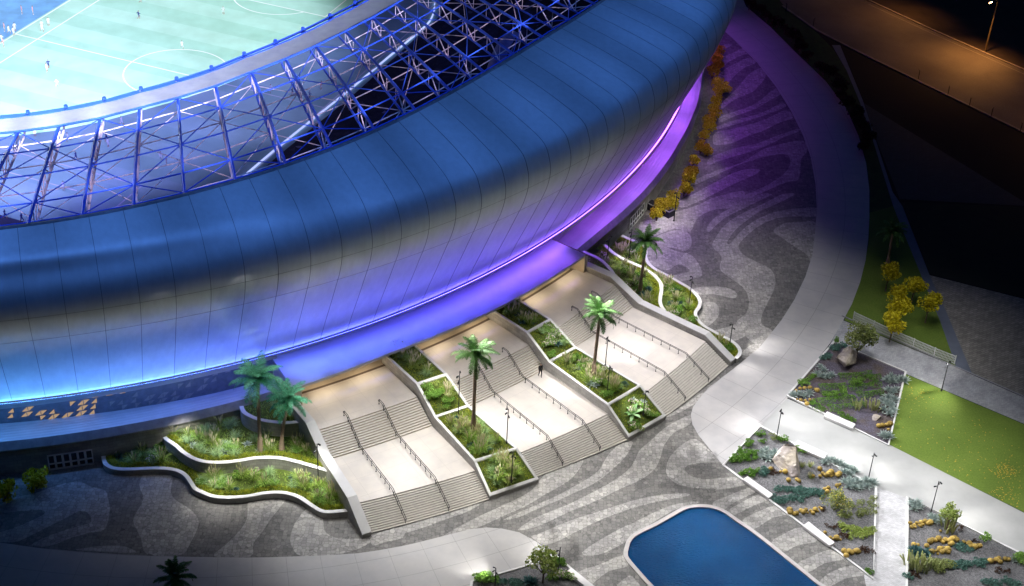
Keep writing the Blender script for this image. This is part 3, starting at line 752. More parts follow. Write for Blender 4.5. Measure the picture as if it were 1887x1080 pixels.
# ------------------------------------------------------------------ bowl inside: pitch, lines, board, stand
def disc(r, z, n=120, c=SC): return [(c[0] + r * math.cos(2 * PI * k / n), c[1] + r * math.sin(2 * PI * k / n), z) for k in range(n)]
m = MB(); m.sheet(disc(99, .02)); struct('bowl_floor', m, 'bowl_floor', 'dark blue floor of the stadium bowl')
pu = np.array([math.cos(PITCH_DIR), math.sin(PITCH_DIR)]); pv = np.array([-pu[1], pu[0]])
pc = np.array(G(325, 134)[:2])                                       # centre spot
tl = np.array(G(70, 72)[:2]); HALF = abs((tl - pc) @ pu)             # touchline distance from the centre
def PP(u, v, z=.0): q = pc + pu * u + pv * v; return (q[0], q[1], z)
pb = (np.array(G(530, 16)[:2]) - pc) @ pv                            # front of the penalty area
LV = 46.0
m = MB(); m.sheet([PP(-HALF - 4.6, -LV, .04), PP(HALF + 2, -LV, .04), PP(HALF + 2, LV + 3, .04), PP(-HALF - 4.6, LV + 3, .04)]); struct('pitch', m, 'pitch_turf', 'floodlit mown pitch')
m = MB(); m.sheet([PP(-HALF - 40, -LV, .03), PP(-HALF - 4.62, -LV, .03), PP(-HALF - 4.62, LV + 3, .03), PP(-HALF - 40, LV + 3, .03)]); struct('technical_area', m, 'blue_court', 'blue surround beyond the far touchline')
m = MB(); lw = .11
def line(a, b, z=.05):
    a, b = np.array(a), np.array(b); t = (b - a) / np.linalg.norm(b - a); nrm = np.array([-t[1], t[0]]) * lw
    m.sheet([PP(*(a - nrm), z), PP(*(b - nrm), z), PP(*(b + nrm), z), PP(*(a + nrm), z)])
def arc(c, r, a0, a1, z=.056):
    A = []; B = []
    for t in np.linspace(a0, a1, 60):
        A.append(PP(c[0] + (r - lw) * math.cos(t), c[1] + (r - lw) * math.sin(t), z)); B.append(PP(c[0] + (r + lw) * math.cos(t), c[1] + (r + lw) * math.sin(t), z))
    m.strip(B, A)
RC = np.linalg.norm(np.array(G(227, 140)[:2]) - pc)
line((-HALF - 4.2, 0), (HALF, 0), .062); line((-HALF, -LV), (-HALF, LV + 2), .05); line((-HALF - 4.2, -LV), (-HALF - 4.2, LV + 2), .05); line((HALF, -LV), (HALF, LV), .05); arc((0, 0), RC, 0, 2 * PI)
W = (np.array(G(600, 31)[:2]) - pc) @ pu
line((-W, pb), (W, pb), .062); line((W, pb), (W, LV), .068); line((-W, pb), (-W, LV), .068); arc((0, pb + 4.5), 8.2, PI + .58, 2 * PI - .58)
pb2 = (np.array(G(262, 343)[:2]) - pc) @ pv; W2 = (np.array(G(262, 343)[:2]) - pc) @ pu
line((-W2, pb2), (W2, pb2), .062); line((W2, pb2), (W2, -LV), .068); line((-W2 * .5, pb2 - 5), (W2 * .5, pb2 - 5), .062); line((-W2 * .5, pb2 - 5), (-W2 * .5, -LV), .068)
struct('pitch_markings', m, 'pitch_line', 'white painted pitch markings')
# light board along the near touchline, then the raked stand
bd = [G(x, y, .4) for x, y in [(436, 333), (520, 262), (640, 166), (720, 99), (779, 50), (795, 30), (800, 8), (801, -30), (800, -70)]]
bd = smooth_open([b[:2] for b in bd], 5)
m = MB(); n = len(bd); o1 = offset_path(bd, -.14)
m.strip([(p[0], p[1], .36) for p in bd], [(p[0], p[1], .1) for p in bd]); m.strip([(p[0], p[1], .1) for p in o1], [(p[0], p[1], .36) for p in o1]); m.strip([(p[0], p[1], .36) for p in o1], [(p[0], p[1], .36) for p in bd])
tag(make('advertising_board', m, 'board_light'), 'long thin glowing white board line along the near touchline', 'board')
m = MB(); prev = None
A0s = [math.degrees(math.atan2(p[1] - SC[1], p[0] - SC[0])) for p in bd]
for k in range(14):
    t0 = k / 14; row = []
    for p, a in zip(bd, A0s):
        ro = math.hypot(p[0] - SC[0], p[1] - SC[1]) + 1.5; rr = lerp(ro, 97, t0); row.append(PO(rr, a, .3 + 15 * t0 ** 1.15))
    if prev is not None:
        up_ = [(p[0], p[1], q[2]) for p, q in zip(row, prev)]
        m.strip(prev, up_); m.strip(up_, row)
    prev = row
tag(make('grandstand', m, 'seats'), 'dark raked grandstand of seats under the truss roof', 'grandstand')
m = MB(); a, b, c, d = G(930, 65, 9), G(957, 62, 9), G(920, 128, 9), G(893, 122, 9)
rows_ = []
for t in np.linspace(0, 1, 9):
    l = Vector(a).lerp(Vector(d), t); r = Vector(b).lerp(Vector(c), t); l.z = r.z = 9 + 1.2 * math.sin(PI * t) - 1.5 * t
    rows_.append((l, l.lerp(r, .5) + Vector((0, 0, .8)), r))
m.add([p for r in rows_ for p in r], [(i * 3 + j, i * 3 + j + 1, (i + 1) * 3 + j + 1, (i + 1) * 3 + j) for i in range(8) for j in range(2)])
for q in (0, 2): m.tube([rows_[0][q], rows_[-1][q]], .12, 5)
for q in (0, 8):
    for j in (0, 2): m.tube([rows_[q][j], rows_[q][j] - Vector((0, 0, 3))], .08, 4)
tag(make('tunnel_cover', m, 'silver_fabric', smooth=True), 'shiny silver arched tunnel cover standing in the dark stand', 'tunnel')

# ================================================================== GROUND
def gsheet(name, px, z, mat, label=None, smooth=0):
    P = [G(x, y, z) for x, y in px]
    if smooth: P = [(p[0], p[1], z) for p in smooth_closed([q[:2] for q in P], smooth)]
    m = MB(); m.sheet(P); return struct(name, m, mat, label)
m = MB(); m.sheet(disc(1500, 0, 64, (0, 150))); struct('ground', m, 'far_earth')
gsheet('plaza', [(-260, 1010), (-260, 700), (500, 560), (1000, 300), (1300, 30), (1362, 10), (1440, 170), (1484, 250), (1507, 340), (1507, 420), (1494, 490), (1464, 560), (1404, 640), (1344, 700), (1300, 800), (1420, 905), (1640, 1085), (1800, 1240), (900, 1300), (-260, 1240)], .012, 'mosaic_dark', 'plaza of dark grey hexagonal cobbles')
zA = lambda P: [(1200 + x / 3.375, 60 + y / 3.375) for x, y in P]
zB = lambda P: [(1180 + x / 3.176, 360 + y / 3.176) for x, y in P]
zC = lambda P: [(680 + x / 4.155, 820 + y / 4.155) for x, y in P]
zD = lambda P: [(1000 + x / 4.155, 720 + y / 4.155) for x, y in P]
zE = lambda P: [(x / 4.5, 840 + y / 4.5) for x, y in P]
zF = lambda P: [(340 + x / 4.5, 840 + y / 4.5) for x, y in P]
zG = lambda P: [(1320 + x / 3.6, 780 + y / 3.6) for x, y in P]
zH = lambda P: [(800 + x / 3.145, 780 + y / 3.145) for x, y in P]
STR = [zA([(430, 88), (470, 70), (500, 75), (480, 92), (440, 98)]),
 zA([(430, 160), (500, 130), (570, 98), (608, 125), (540, 152), (480, 185), (430, 222)]),
 zA([(420, 262), (480, 215), (550, 180), (612, 155), (655, 185), (590, 215), (540, 250), (500, 290), (465, 315), (425, 300)]),
 zA([(490, 390), (540, 340), (580, 290), (620, 250), (682, 220), (715, 260), (680, 320), (630, 370), (560, 398), (500, 430), (440, 475), (440, 440)]),
 zA([(430, 525), (520, 490), (600, 465), (680, 420), (772, 348), (804, 385), (740, 420), (660, 470), (580, 500), (500, 530), (425, 560)]),
 zA([(410, 585), (500, 550), (600, 525), (700, 495), (805, 443), (840, 460), (760, 495), (660, 530), (560, 560), (480, 585), (405, 605)]),
 zA([(395, 625), (480, 605), (580, 580), (700, 545), (835, 483), (882, 530), (800, 560), (700, 610), (600, 645), (500, 690), (420, 700), (385, 690)]),
 zA([(370, 775), (460, 740), (560, 710), (660, 690), (760, 650), (860, 615), (912, 598), (922, 615), (830, 650), (740, 695), (640, 735), (540, 765), (440, 795), (350, 825)]),
 zA([(260, 925), (400, 860), (560, 810), (680, 735), (780, 700), (945, 672), (968, 740), (932, 790), (920, 910), (850, 930), (740, 975), (600, 1040), (500, 1090), (400, 1090), (560, 1020), (700, 960), (800, 900), (850, 850), (865, 800), (850, 765), (800, 758), (700, 775), (560, 818), (420, 880), (265, 950)]),
 zA([(290, 990), (420, 920), (520, 870), (600, 850), (672, 852), (660, 877), (600, 905), (500, 950), (400, 1000), (300, 1050), (190, 1090), (170, 1050)]),
 zB([(40, 300), (130, 300), (220, 330), (290, 345), (340, 400), (360, 470), (300, 490), (220, 505), (180, 475), (280, 450), (275, 425), (220, 405), (150, 440), (60, 400), (35, 350)]),
 zB([(80, 250), (215, 203), (285, 225), (300, 285), (265, 325), (200, 310), (115, 298)]),
 zB([(0, 160), (90, 140), (200, 100), (330, 60), (440, 10), (600, -25), (600, 20), (520, 60), (400, 95), (330, 140), (290, 215), (200, 195), (80, 240), (0, 230)]),
 zB([(388, 205), (400, 170), (450, 120), (520, 80), (600, 40), (700, -6), (770, -6), (660, 50), (580, 90), (500, 130), (440, 180), (405, 213)]),
 zB([(420, 300), (440, 250), (480, 190), (540, 140), (620, 95), (720, 50), (830, -6), (905, -6), (800, 50), (700, 95), (620, 150), (550, 210), (510, 270), (512, 285), (530, 280), (580, 220), (650, 160), (740, 115), (850, 85), (1032, 73), (1032, 122), (900, 125), (780, 140), (680, 190), (600, 260), (575, 300), (600, 345), (680, 390), (760, 430), (790, 490), (780, 560), (740, 640), (710, 710), (715, 760), (775, 800), (700, 885), (560, 760), (620, 690), (635, 610), (600, 540), (520, 480), (465, 430), (475, 360)]),
 zB([(780, 215), (800, 185), (860, 160), (940, 155), (1032, 163), (1026, 300), (1002, 390), (970, 345), (900, 300), (830, 250)]),
 zB([(310, 548), (400, 535), (500, 540), (555, 565), (567, 590), (540, 603), (480, 590), (420, 578), (350, 582)]),
 zB([(355, 640), (420, 625), (455, 650), (460, 700), (430, 740), (390, 765), (340, 725)]),
 zB([(590, 930), (640, 880), (700, 868), (695, 905), (640, 945), (600, 955)]),
 zB([(420, 800), (520, 770), (570, 755), (640, 800), (560, 850), (480, 850)]),
 zD([(560, 430), (640, 395), (690, 395), (640, 500), (560, 580), (470, 660), (380, 720), (250, 780), (100, 850), (-60, 915), (-180, 970), (-300, 990), (-240, 960), (-60, 880), (100, 810), (230, 740), (360, 665), (440, 600), (490, 510)]),
 zD([(1140, 190), (1125, 260), (1010, 320), (930, 420), (900, 520), (850, 610), (740, 690), (600, 750), (400, 850), (200, 930), (0, 1025), (-130, 1065), (-190, 1065), (-100, 1000), (0, 950), (200, 870), (400, 770), (560, 680), (680, 580), (740, 460), (820, 390), (930, 290), (1050, 220)]),
 zD([(920, 205), (1060, 130), (1180, 40), (1250, 10), (1200, 75), (1100, 140), (1000, 190)]),
 zD([(1170, 370), (1060, 420), (980, 500), (945, 590), (960, 660), (1040, 720), (1160, 745), (1300, 750), (1440, 735), (1570, 718), (1500, 665), (1380, 670), (1250, 680), (1150, 660), (1095, 620), (1090, 590), (1140, 565), (1250, 550), (1365, 545), (1290, 470)]),
 zD([(-40, 1110), (0, 1085), (200, 1000), (450, 920), (700, 840), (900, 800), (1060, 788), (1125, 793), (1100, 810), (960, 835), (760, 880), (560, 945), (400, 1010), (240, 1090), (100, 1160), (0, 1180)]),
 zD([(300, 1240), (540, 1085), (700, 1010), (860, 930), (1000, 875), (1160, 850), (1190, 862), (1100, 885), (1000, 920), (860, 1000), (760, 1070), (600, 1180), (420, 1260)]),
 zG([(-20, 372), (150, 365), (220, 400), (100, 430), (-20, 437)]), zG([(-20, 525), (60, 490), (215, 430), (265, 455), (130, 520), (45, 575), (-10, 562)]),
 zG([(80, 582), (150, 535), (290, 470), (350, 505), (240, 550), (125, 608)]), zG([(175, 648), (250, 600), (400, 545), (485, 600), (370, 630), (245, 704)]),
 zG([(365, 794), (440, 740), (570, 690), (670, 780), (540, 810), (445, 853)]), zG([(540, 934), (620, 890), (760, 840), (850, 900), (720, 930), (605, 990)]), zG([(685, 1054), (760, 990), (900, 945), (985, 1005), (860, 1030), (740, 1090)]),
 zC([(125, 684), (250, 630), (420, 560), (620, 505), (880, 428), (780, 500), (620, 560), (400, 640), (200, 700), (100, 744)]),
 zC([(570, 700), (720, 610), (900, 520), (1100, 430), (1250, 345), (1340, 235), (1450, 180), (1600, 110), (1640, 130), (1560, 250), (1440, 330), (1330, 392), (1200, 470), (1000, 560), (820, 640), (690, 670)]),
 zC([(1330, 700), (1340, 765), (1300, 750), (1240, 700)]), zH([(830, 868), (960, 820), (1100, 765), (1120, 830), (1010, 860), (900, 945), (860, 945)]), zH([(1050, 960), (1130, 885), (1175, 920), (1190, 960)]),
 zE([(-40, 430), (120, 350), (300, 310), (450, 255), (640, 215), (760, 260), (870, 290), (900, 370), (910, 470), (870, 610), (750, 640), (600, 680), (410, 750), (260, 740), (420, 660), (600, 600), (740, 560), (755, 520), (720, 470), (660, 460), (560, 510), (380, 600), (200, 690), (100, 720), (-40, 705), (-40, 650), (120, 600), (280, 530), (370, 480), (340, 450), (180, 460), (-40, 478)]),
 zE([(630, 780), (780, 755), (920, 745), (1040, 755), (1130, 805), (900, 800), (700, 790)]),
 zE([(1215, 140), (1420, 150), (1415, 300), (1460, 370), (1570, 440), (1640, 520), (1640, 600), (1580, 720), (1500, 825), (1222, 820), (1170, 690), (1110, 560), (1115, 500), (1190, 360), (1155, 245)]),
 zF([(550, 360), (830, 340), (800, 420), (720, 520), (640, 640), (570, 730), (545, 838), (245, 838), (340, 740), (450, 630), (520, 520)]),
 zF([(1010, 445), (1080, 480), (1150, 530), (1160, 620), (1240, 680), (1350, 690), (1480, 690), (1560, 700), (1450, 770), (1250, 822), (970, 832), (900, 770), (875, 700), (890, 620), (930, 540)]),
 zF([(1560, 665), (1800, 590), (1810, 680), (1650, 722), (1560, 745)])]
m = MB(); sk = 0
for px in STR:
    P = smooth_closed([G(x, y)[:2] for x, y in px], 3); sk += 1; m.sheet([(p[0], p[1], .0145 + .0006 * sk) for p in P])
struct('paving_stripes', m, 'mosaic_light', 'flowing paler cobble stripes laid in the plaza')
ROUT = [(1352, -40), (1375, 12), (1420, 50), (1470, 100), (1522, 150), (1560, 200), (1582, 250), (1596, 300), (1602, 350), (1602, 400), (1600, 440), (1595, 480), (1585, 520), (1570, 560), (1553, 592)]
RIN = [(1400, 640), (1440, 590), (1464, 552), (1484, 510), (1497, 470), (1503, 420), (1505, 380), (1503, 340), (1494, 290), (1480, 250), (1458, 205), (1430, 160), (1395, 115), (1345, 66), (1290, 20)]
gsheet('ring_path', ROUT + [(1530, 632), (1450, 735), (1400, 786), (1333, 858), (1310, 830), (1288, 803), (1276, 782), (1273, 764), (1277, 750), (1288, 735), (1305, 715), (1351, 680)] + RIN, .05, 'ring_slabs', 'pale curving path of big paving slabs')
gsheet('crescent_path', [(-260, 980), (0, 1000), (75, 1010), (150, 1017), (225, 1022), (300, 1025), (340, 1026), (400, 1027), (451, 1027.5), (495, 1027), (573, 1024.5), (613, 1022.7), (660, 1019.5), (695, 1014.5), (740, 1006.5), (769, 1000), (824, 986), (868, 975), (897, 972), (925, 974), (957, 981), (988, 998), (1008, 1013), (1026, 1027), (868, 1073), (860, 1300), (-260, 1300)], .05, 'crescent_slabs', 'pale paved crescent path in the foreground')
gsheet('promenade', [(1448, 733), (1640, 820), (1887, 945), (2200, 1110), (2200, 1180), (1887, 1030), (1672, 918), (1614, 897), (1401, 785)], .022, 'terrazzo', 'smooth pale grey promenade between the gardens')
gsheet('upper_path', [(1530, 634), (1553, 590), (1760, 676), (1887, 731), (2200, 870), (2200, 925), (1887, 781), (1668, 688)], .018, 'grey_pavers', 'blue grey paver path')
gsheet('link_path', [(1606, 890), (1680, 918), (1672, 1080), (1670, 1300), (1640, 1300), (1590, 1050)], .016, 'link_pavers', 'pale brick path between two gardens')
gsheet('lawn', [(1666, 688), (1887, 782), (2200, 925), (2200, 1110), (1887, 944), (1638, 820)], .014, 'lawn', 'bright green lawn strewn with orange leaves')
gsheet('verge_lawn', [(1602, 392), (1646, 380), (1667, 433), (1706, 528), (1733, 593), (1762, 676), (1556, 590), (1590, 500), (1600, 450)], .015, 'lawn', 'green lawn with yellow trees')
gsheet('verge', [(1352, -40), (1400, -40), (1440, 5), (1500, 55), (1535, 90), (1560, 130), (1585, 190), (1612, 270), (1650, 390), (1600, 400), (1590, 340), (1570, 240), (1520, 160), (1440, 80)], .008, 'verge_grass', 'dark planted verge along the ring path')
gsheet('service_path', [(1533, 83), (1548, 83), (1590, 185), (1645, 354), (1663, 380), (1685, 436), (1713, 507), (1744, 575), (1792, 690), (1762, 676), (1733, 593), (1706, 528), (1667, 433), (1646, 380), (1612, 270), (1585, 190), (1560, 130)], .018, 'blue_strip', 'narrow blue grey path')
gsheet('paver_terrace', [(1713, 507), (1887, 551), (2200, 625), (2200, 872), (1887, 732), (1792, 690), (1744, 575)], .012, 'broad_pavers', 'terrace of wide brown grey pavers')
gsheet('dark_terrace', [(1587, 187), (1871, 362), (1900, 380), (1658, 367)], .010, 'unlit_pavers', 'unlit paved triangle')
gsheet('unlit_lawn', [(1660, 372), (1900, 382), (2300, 420), (2300, 640), (1887, 549), (1713, 505), (1688, 436)], .010, 'unlit_lawn', 'unlit lawn')
gsheet('road', [(1420, -20), (1446, 12), (1504, 55), (1571, 90), (1883, 242), (2300, 440), (2300, 330), (1887, 130), (1817, 100), (1717, 56), (1596, 0), (1540, -30)], .012, 'road_asphalt', 'wide asphalt road under sodium light')
gsheet('dirt_verge', [(1540, -32), (1596, -2), (1717, 54), (1817, 98), (1887, 128), (2300, 328), (2300, -200), (1540, -200)], .008, 'dirt', 'rough dirt beyond the road')
for nm, px in (('kerb', [(1440, 12), (1504, 57), (1571, 92), (1883, 244), (2200, 395)]), ('kerb', [(1560, -18), (1596, 0), (1717, 56), (1817, 100), (1887, 130), (2200, 278)])):
    P = [G(x, y)[:2] for x, y in px]; Q = offset_path(P, .35); m = MB(); m.prism(P + [tuple(q) for q in Q[::-1]], 0, .16); struct(nm, m, 'kerb_pale', 'pale kerb of the road')
P = [G(x, y)[:2] for x, y in [(1600, 8), (1717, 62), (1817, 106), (1887, 137), (2200, 285)]]; Q = offset_path(P, .12)
m = MB(); m.sheet([(p[0], p[1], .02) for p in P] + [(q[0], q[1], .02) for q in Q[::-1]]); struct('road_marking', m, 'kerb_pale', 'faint edge line of the road')

# ------------------------------------------------------------------ pool
PW = zH([(1130, 790), (1122, 760), (1126, 735), (1142, 690), (1182, 653), (1290, 600), (1360, 560), (1430, 520), (1462, 505), (1495, 497), (1560, 494), (1620, 502), (1680, 527), (1740, 570)]) + zG([(250, 742), (430, 885), (560, 990), (670, 1080), (900, 1270)]) + [(1450, 1250), (1330, 1190)] + zH([(1400, 1075), (1265, 944), (1190, 862)])
PWp = [G(x, y, 0)[:2] for x, y in PW]
PWs = smooth_closed(PWp, 3)
a_ = sum(PWs[i][0] * PWs[(i + 1) % len(PWs)][1] - PWs[(i + 1) % len(PWs)][0] * PWs[i][1] for i in range(len(PWs)))
sg = -1 if a_ > 0 else 1
def off_closed(P, d):
    n = len(P); o = []
    for i in range(n):
        t = np.array(P[(i + 1) % n]) - np.array(P[i - 1]); t /= np.linalg.norm(t) + 1e-9; o.append(np.array(P[i]) + d * np.array([-t[1], t[0]]))
    return o
m = MB(); m.sheet([(p[0], p[1], .06) for p in off_closed(PWs, sg * .12)]); struct('pool_water', m, 'pool_water', 'still deep blue water of the pool')
IN = PWs + [PWs[0]]; OU = off_closed(PWs, sg * .44); OU = OU + [OU[0]]
m = MB()
m.strip([(p[0], p[1], .22) for p in OU], [(p[0], p[1], .22) for p in IN]); m.strip([(p[0], p[1], .22) for p in IN], [(p[0], p[1], .0) for p in IN]); m.strip([(p[0], p[1], .0) for p in OU], [(p[0], p[1], .22) for p in OU])
tag(make('pool_rim', m, 'rim_stone'), 'pale rounded stone rim around the blue pool', 'pool rim')

# ================================================================== STAIRS, CHEEK WALLS, PLANTERS
ZM0, ZM1, ZU = 2.05, 2.25, 4.28
BAYS = [(-59.02, -52.95, (125.7, 127.4), (122.7, 124.4), (115.5, 116.0), (112.5, 112.7)),
        (-50.55, -44.68, (127.2, 129.0), (124.7, 125.7), (115.5, 115.6), (112.7, 112.7)),
        (-42.2, -36.05, (129.2, 129.0), (126.0, 125.3), (115.0, 115.0), (112.6, 111.8))]
SLAB = ['left', 'middle', 'right']
STL = ['wide pale stone staircase nearest the two teal palms, its upper steps edged in yellow light', 'wide pale stone staircase between the two long planters, a dark dressed walker on it', 'wide pale stone staircase beside the curved garden walls, tinged with violet light']
for b, (aL, aR, r0, r1, r2, r3) in enumerate(BAYS):
    st = thing('staircase', STL[b], 'staircase', PO((r0[0] + r0[1]) / 2, (aL + aR) / 2, 0), 'monumental staircases up to the entrance')
    NA = 8
    def row(rp, z): return [PO(lerp(rp[0], rp[1], k / NA), lerp(aL, aR, k / NA), z) for k in range(NA + 1)]
    def flight(name, rb, rt, zb, zt, n):
        m = MB()
        for i in range(n):
            t0, t1 = i / n, (i + 1) / n; za = lerp(zb, zt, t0); zc = lerp(zb, zt, t1)
            ra = (lerp(rb[0], rt[0], t0), lerp(rb[1], rt[1], t0)); rc = (lerp(rb[0], rt[0], t1), lerp(rb[1], rt[1], t1))
            m.strip(row(ra, za), row(ra, zc - .035), 1)                         # riser
            nose = (ra[0] + .03, ra[1] + .03)
            m.strip(row(ra, zc - .035), row(nose, zc - .035), 1); m.strip(row(nose, zc - .035), row(nose, zc), 0); m.strip(row(nose, zc), row(rc, zc), 0)
        make(name, m, ['stair_tread', 'stair_riser' if name == 'lower_flight' else 'stair_riser_warm_lit'], st)
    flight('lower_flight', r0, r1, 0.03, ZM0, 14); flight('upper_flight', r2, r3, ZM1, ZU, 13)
    m = MB(); m.strip(row(r1, ZM0), row(r2, ZM1)); make('landing', m, 'landing_stone', st)
    m = MB(); m.strip(row(r3, ZU), row((106.3, 106.3), ZU + .04)); make('upper_landing', m, 'landing_stone', st)
def wall_profile_wall(name, path, thick_a, label, cat):
    """a wall along a radial line: path = [(r, a, ztop)], thickness in degrees (sign gives the side)"""
    w = thing(name, label, cat, PO(path[0][0], path[0][1], 0))
    th = lambda r: math.degrees(thick_a / r)
    I = [PO(r, a, z - .09) for r, a, z in path]; O = [PO(r, a + th(r), z - .09) for r, a, z in path]
    m = MB()
    for Q in (I, O):
        L = 0
        for p, q in zip(Q[:-1], Q[1:]):
            l = math.hypot(p[0] - q[0], p[1] - q[1]); m.add([(p[0], p[1], -.1), (q[0], q[1], -.1), q, p], [(0, 1, 2, 3)], 0, [[(L, -.1), (L + l, -.1), (L + l, q[2]), (L, p[2])]]); L += l
    p, q = I[0], O[0]; m.add([(p[0], p[1], -.1), (q[0], q[1], -.1), q, p], [(0, 1, 2, 3)], 0, [[(0, -.1), (abs(thick_a), -.1), (abs(thick_a), q[2]), (0, p[2])]])
    make('wall_body', m, 'planter_stone', w)
    m = MB(); ov = .03 * (1 if thick_a > 0 else -1)
    path2 = [(path[0][0] + .04, path[0][1], path[0][2])] + list(path[1:])
    A = [PO(r, a - math.degrees(ov / r), z) for r, a, z in path2]; B = [PO(r, a + math.degrees((thick_a + ov) / r), z) for r, a, z in path2]
    dn = lambda Q: [(x, y, z - .1) for x, y, z in Q]
    m.strip(A, B); m.strip(dn(A), A); m.strip(B, dn(B)); m.quad(A[0], B[0], dn(B)[0], dn(A)[0])
    make('coping', m, 'wall_top', w)
    return w
wall_profile_wall('stair_wall', [(126.0, -59.06, .62), (122.5, -59.06, 2.8), (115.5, -59.04, 3.2), (112.0, -59.1, 5.1), (106.0, -59.35, 5.1)], -1.0, 'broad pale stair wall with a kinked top, below the two teal palms', 'wall')
wall_profile_wall('stair_wall', [(129.15, -35.95, .65), (125.3, -35.98, 2.8), (115.8, -36.1, 3.2), (111.4, -36.05, 5.1), (105.0, -36.1, 5.1)], .95, 'broad pale stair wall with a kinked top, beside the curved right garden', 'wall')
PLZ = [(0, .62), (1, 3.2), (2, 3.7), (3, 5.7), (4, 5.7)]
PLANT = [((-53.0, -52.98, -52.92, -52.85, -52.95), (-50.3, -50.6, -50.75, -50.85, -50.75), (127.5, 124.3, 116.4, 112.5, 105.5), (128.2, 125.1, 116.8, 112.8, 105.5)),
         ((-44.7, -44.75, -44.7, -44.65, -44.7), (-42.0, -42.2, -42.45, -42.55, -42.45), (129.2, 125.7, 116.2, 112.3, 105.2), (129.5, 125.8, 116.3, 112.3, 105.2))]
PLL = ['stepped stone planter between the left and middle stairs, a straight palm in it', 'stepped stone planter between the middle and right stairs, a slender palm in it']
SECTIONS = []
for b, (AL, AR, RL, RR) in enumerate(PLANT):
    ztop = [.62, 3.2, 3.7, 5.7, 5.7]
    pl = thing('planter', PLL[b], 'planter', PO(RL[0], (AL[0] + AR[0]) / 2, 0), 'stepped planters between the stairs')
    tk = .30
    Lo = [PO(r, a, z) for r, a, z in zip(RL, AL, ztop)]; Li = [PO(r, a + math.degrees(tk / r), z) for r, a, z in zip(RL, AL, ztop)]
    Ro = [PO(r, a, z) for r, a, z in zip(RR, AR, ztop)]; Ri = [PO(r, a - math.degrees(tk / r), z) for r, a, z in zip(RR, AR, ztop)]
    m = MB()
    def face(P, lowz):
        L = 0
        for p, q in zip(P[:-1], P[1:]):
            l = math.hypot(p[0] - q[0], p[1] - q[1]); m.add([(p[0], p[1], lowz), (q[0], q[1], lowz), (q[0], q[1], q[2] - .08), (p[0], p[1], p[2] - .08)], [(0, 1, 2, 3)], 0, [[(L, lowz), (L + l, lowz), (L + l, q[2]), (L, p[2])]]); L += l
    face(Lo, -.1); face(Ro, -.1); face([Lo[0], Ro[0]], -.1); face(Li, -.1); face(Ri, -.1)
    make('planter_wall', m, 'planter_stone', pl)
    m = MB(); dn = lambda Q: [(x, y, z - .10) for x, y, z in Q]; upz = lambda Q, d: [(x, y, z + d) for x, y, z in Q]
    m.strip(Lo, Li); m.strip(dn(Lo), Lo); m.strip(Li, dn(Li)); m.strip(Ri, Ro); m.strip(Ro, dn(Ro)); m.strip(dn(Ri), Ri)
    def cross(l, r, l2, r2): m.quad(l, r, r2, l2); m.quad((*l[:2], l[2] - .2), (*r[:2], r[2] - .2), r, l); m.quad((*l2[:2], l2[2] - .2), (*r2[:2], r2[2] - .2), r2, l2)
    V = lambda p: Vector(p)
    for k in (1, 2, 3):
        cl = V(Li[k]); cr_ = V(Ri[k]); t1 = (V(Li[k - 1]) - cl).normalized() * .16; t2 = (V(Ri[k - 1]) - cr_).normalized() * .16; u1 = (V(Li[k + 1]) - cl).normalized() * .16; u2 = (V(Ri[k + 1]) - cr_).normalized() * .16
        zz = Vector((0, 0, .004)); cross(tuple(cl + t1 + zz), tuple(cr_ + t2 + zz), tuple(cl + zz), tuple(cr_ + zz)); cross(tuple(cl + zz), tuple(cr_ + zz), tuple(cl + u1 + zz), tuple(cr_ + u2 + zz))
    e1 = (V(Li[1]) - V(Li[0])).normalized() * .32; e2 = (V(Ri[1]) - V(Ri[0])).normalized() * .32
    cross(tuple(V(Li[0])), tuple(V(Ri[0])), tuple(V(Li[0]) + e1), tuple(V(Ri[0]) + e2))
    m.quad(Lo[0], Ro[0], dn(Ro)[0], dn(Lo)[0])
    m.strip([Lo[0], Li[0], Ri[0], Ro[0]], [(x, y, z - .1) for x, y, z in (Lo[0], Li[0], Ri[0], Ro[0])])
    make('coping', m, 'coping', pl)
    m = MB(); S1 = upz(Li, -.17); S2 = upz(Ri, -.17)
    for k in range(4):
        N8 = 6
        for i in range(N8):
            for j in range(3):
                def sp_(u, v): return tuple(V(S1[k]).lerp(V(S1[k + 1]), v).lerp(V(S2[k]).lerp(V(S2[k + 1]), v), u))
                m.quad(sp_(j / 3, i / N8), sp_((j + 1) / 3, i / N8), sp_((j + 1) / 3, (i + 1) / N8), sp_(j / 3, (i + 1) / N8))
        SECTIONS.append((b, 3 - k, S1[k], S2[k], S2[k + 1], S1[k + 1]))
    make('soil', m, 'moss_base', pl)
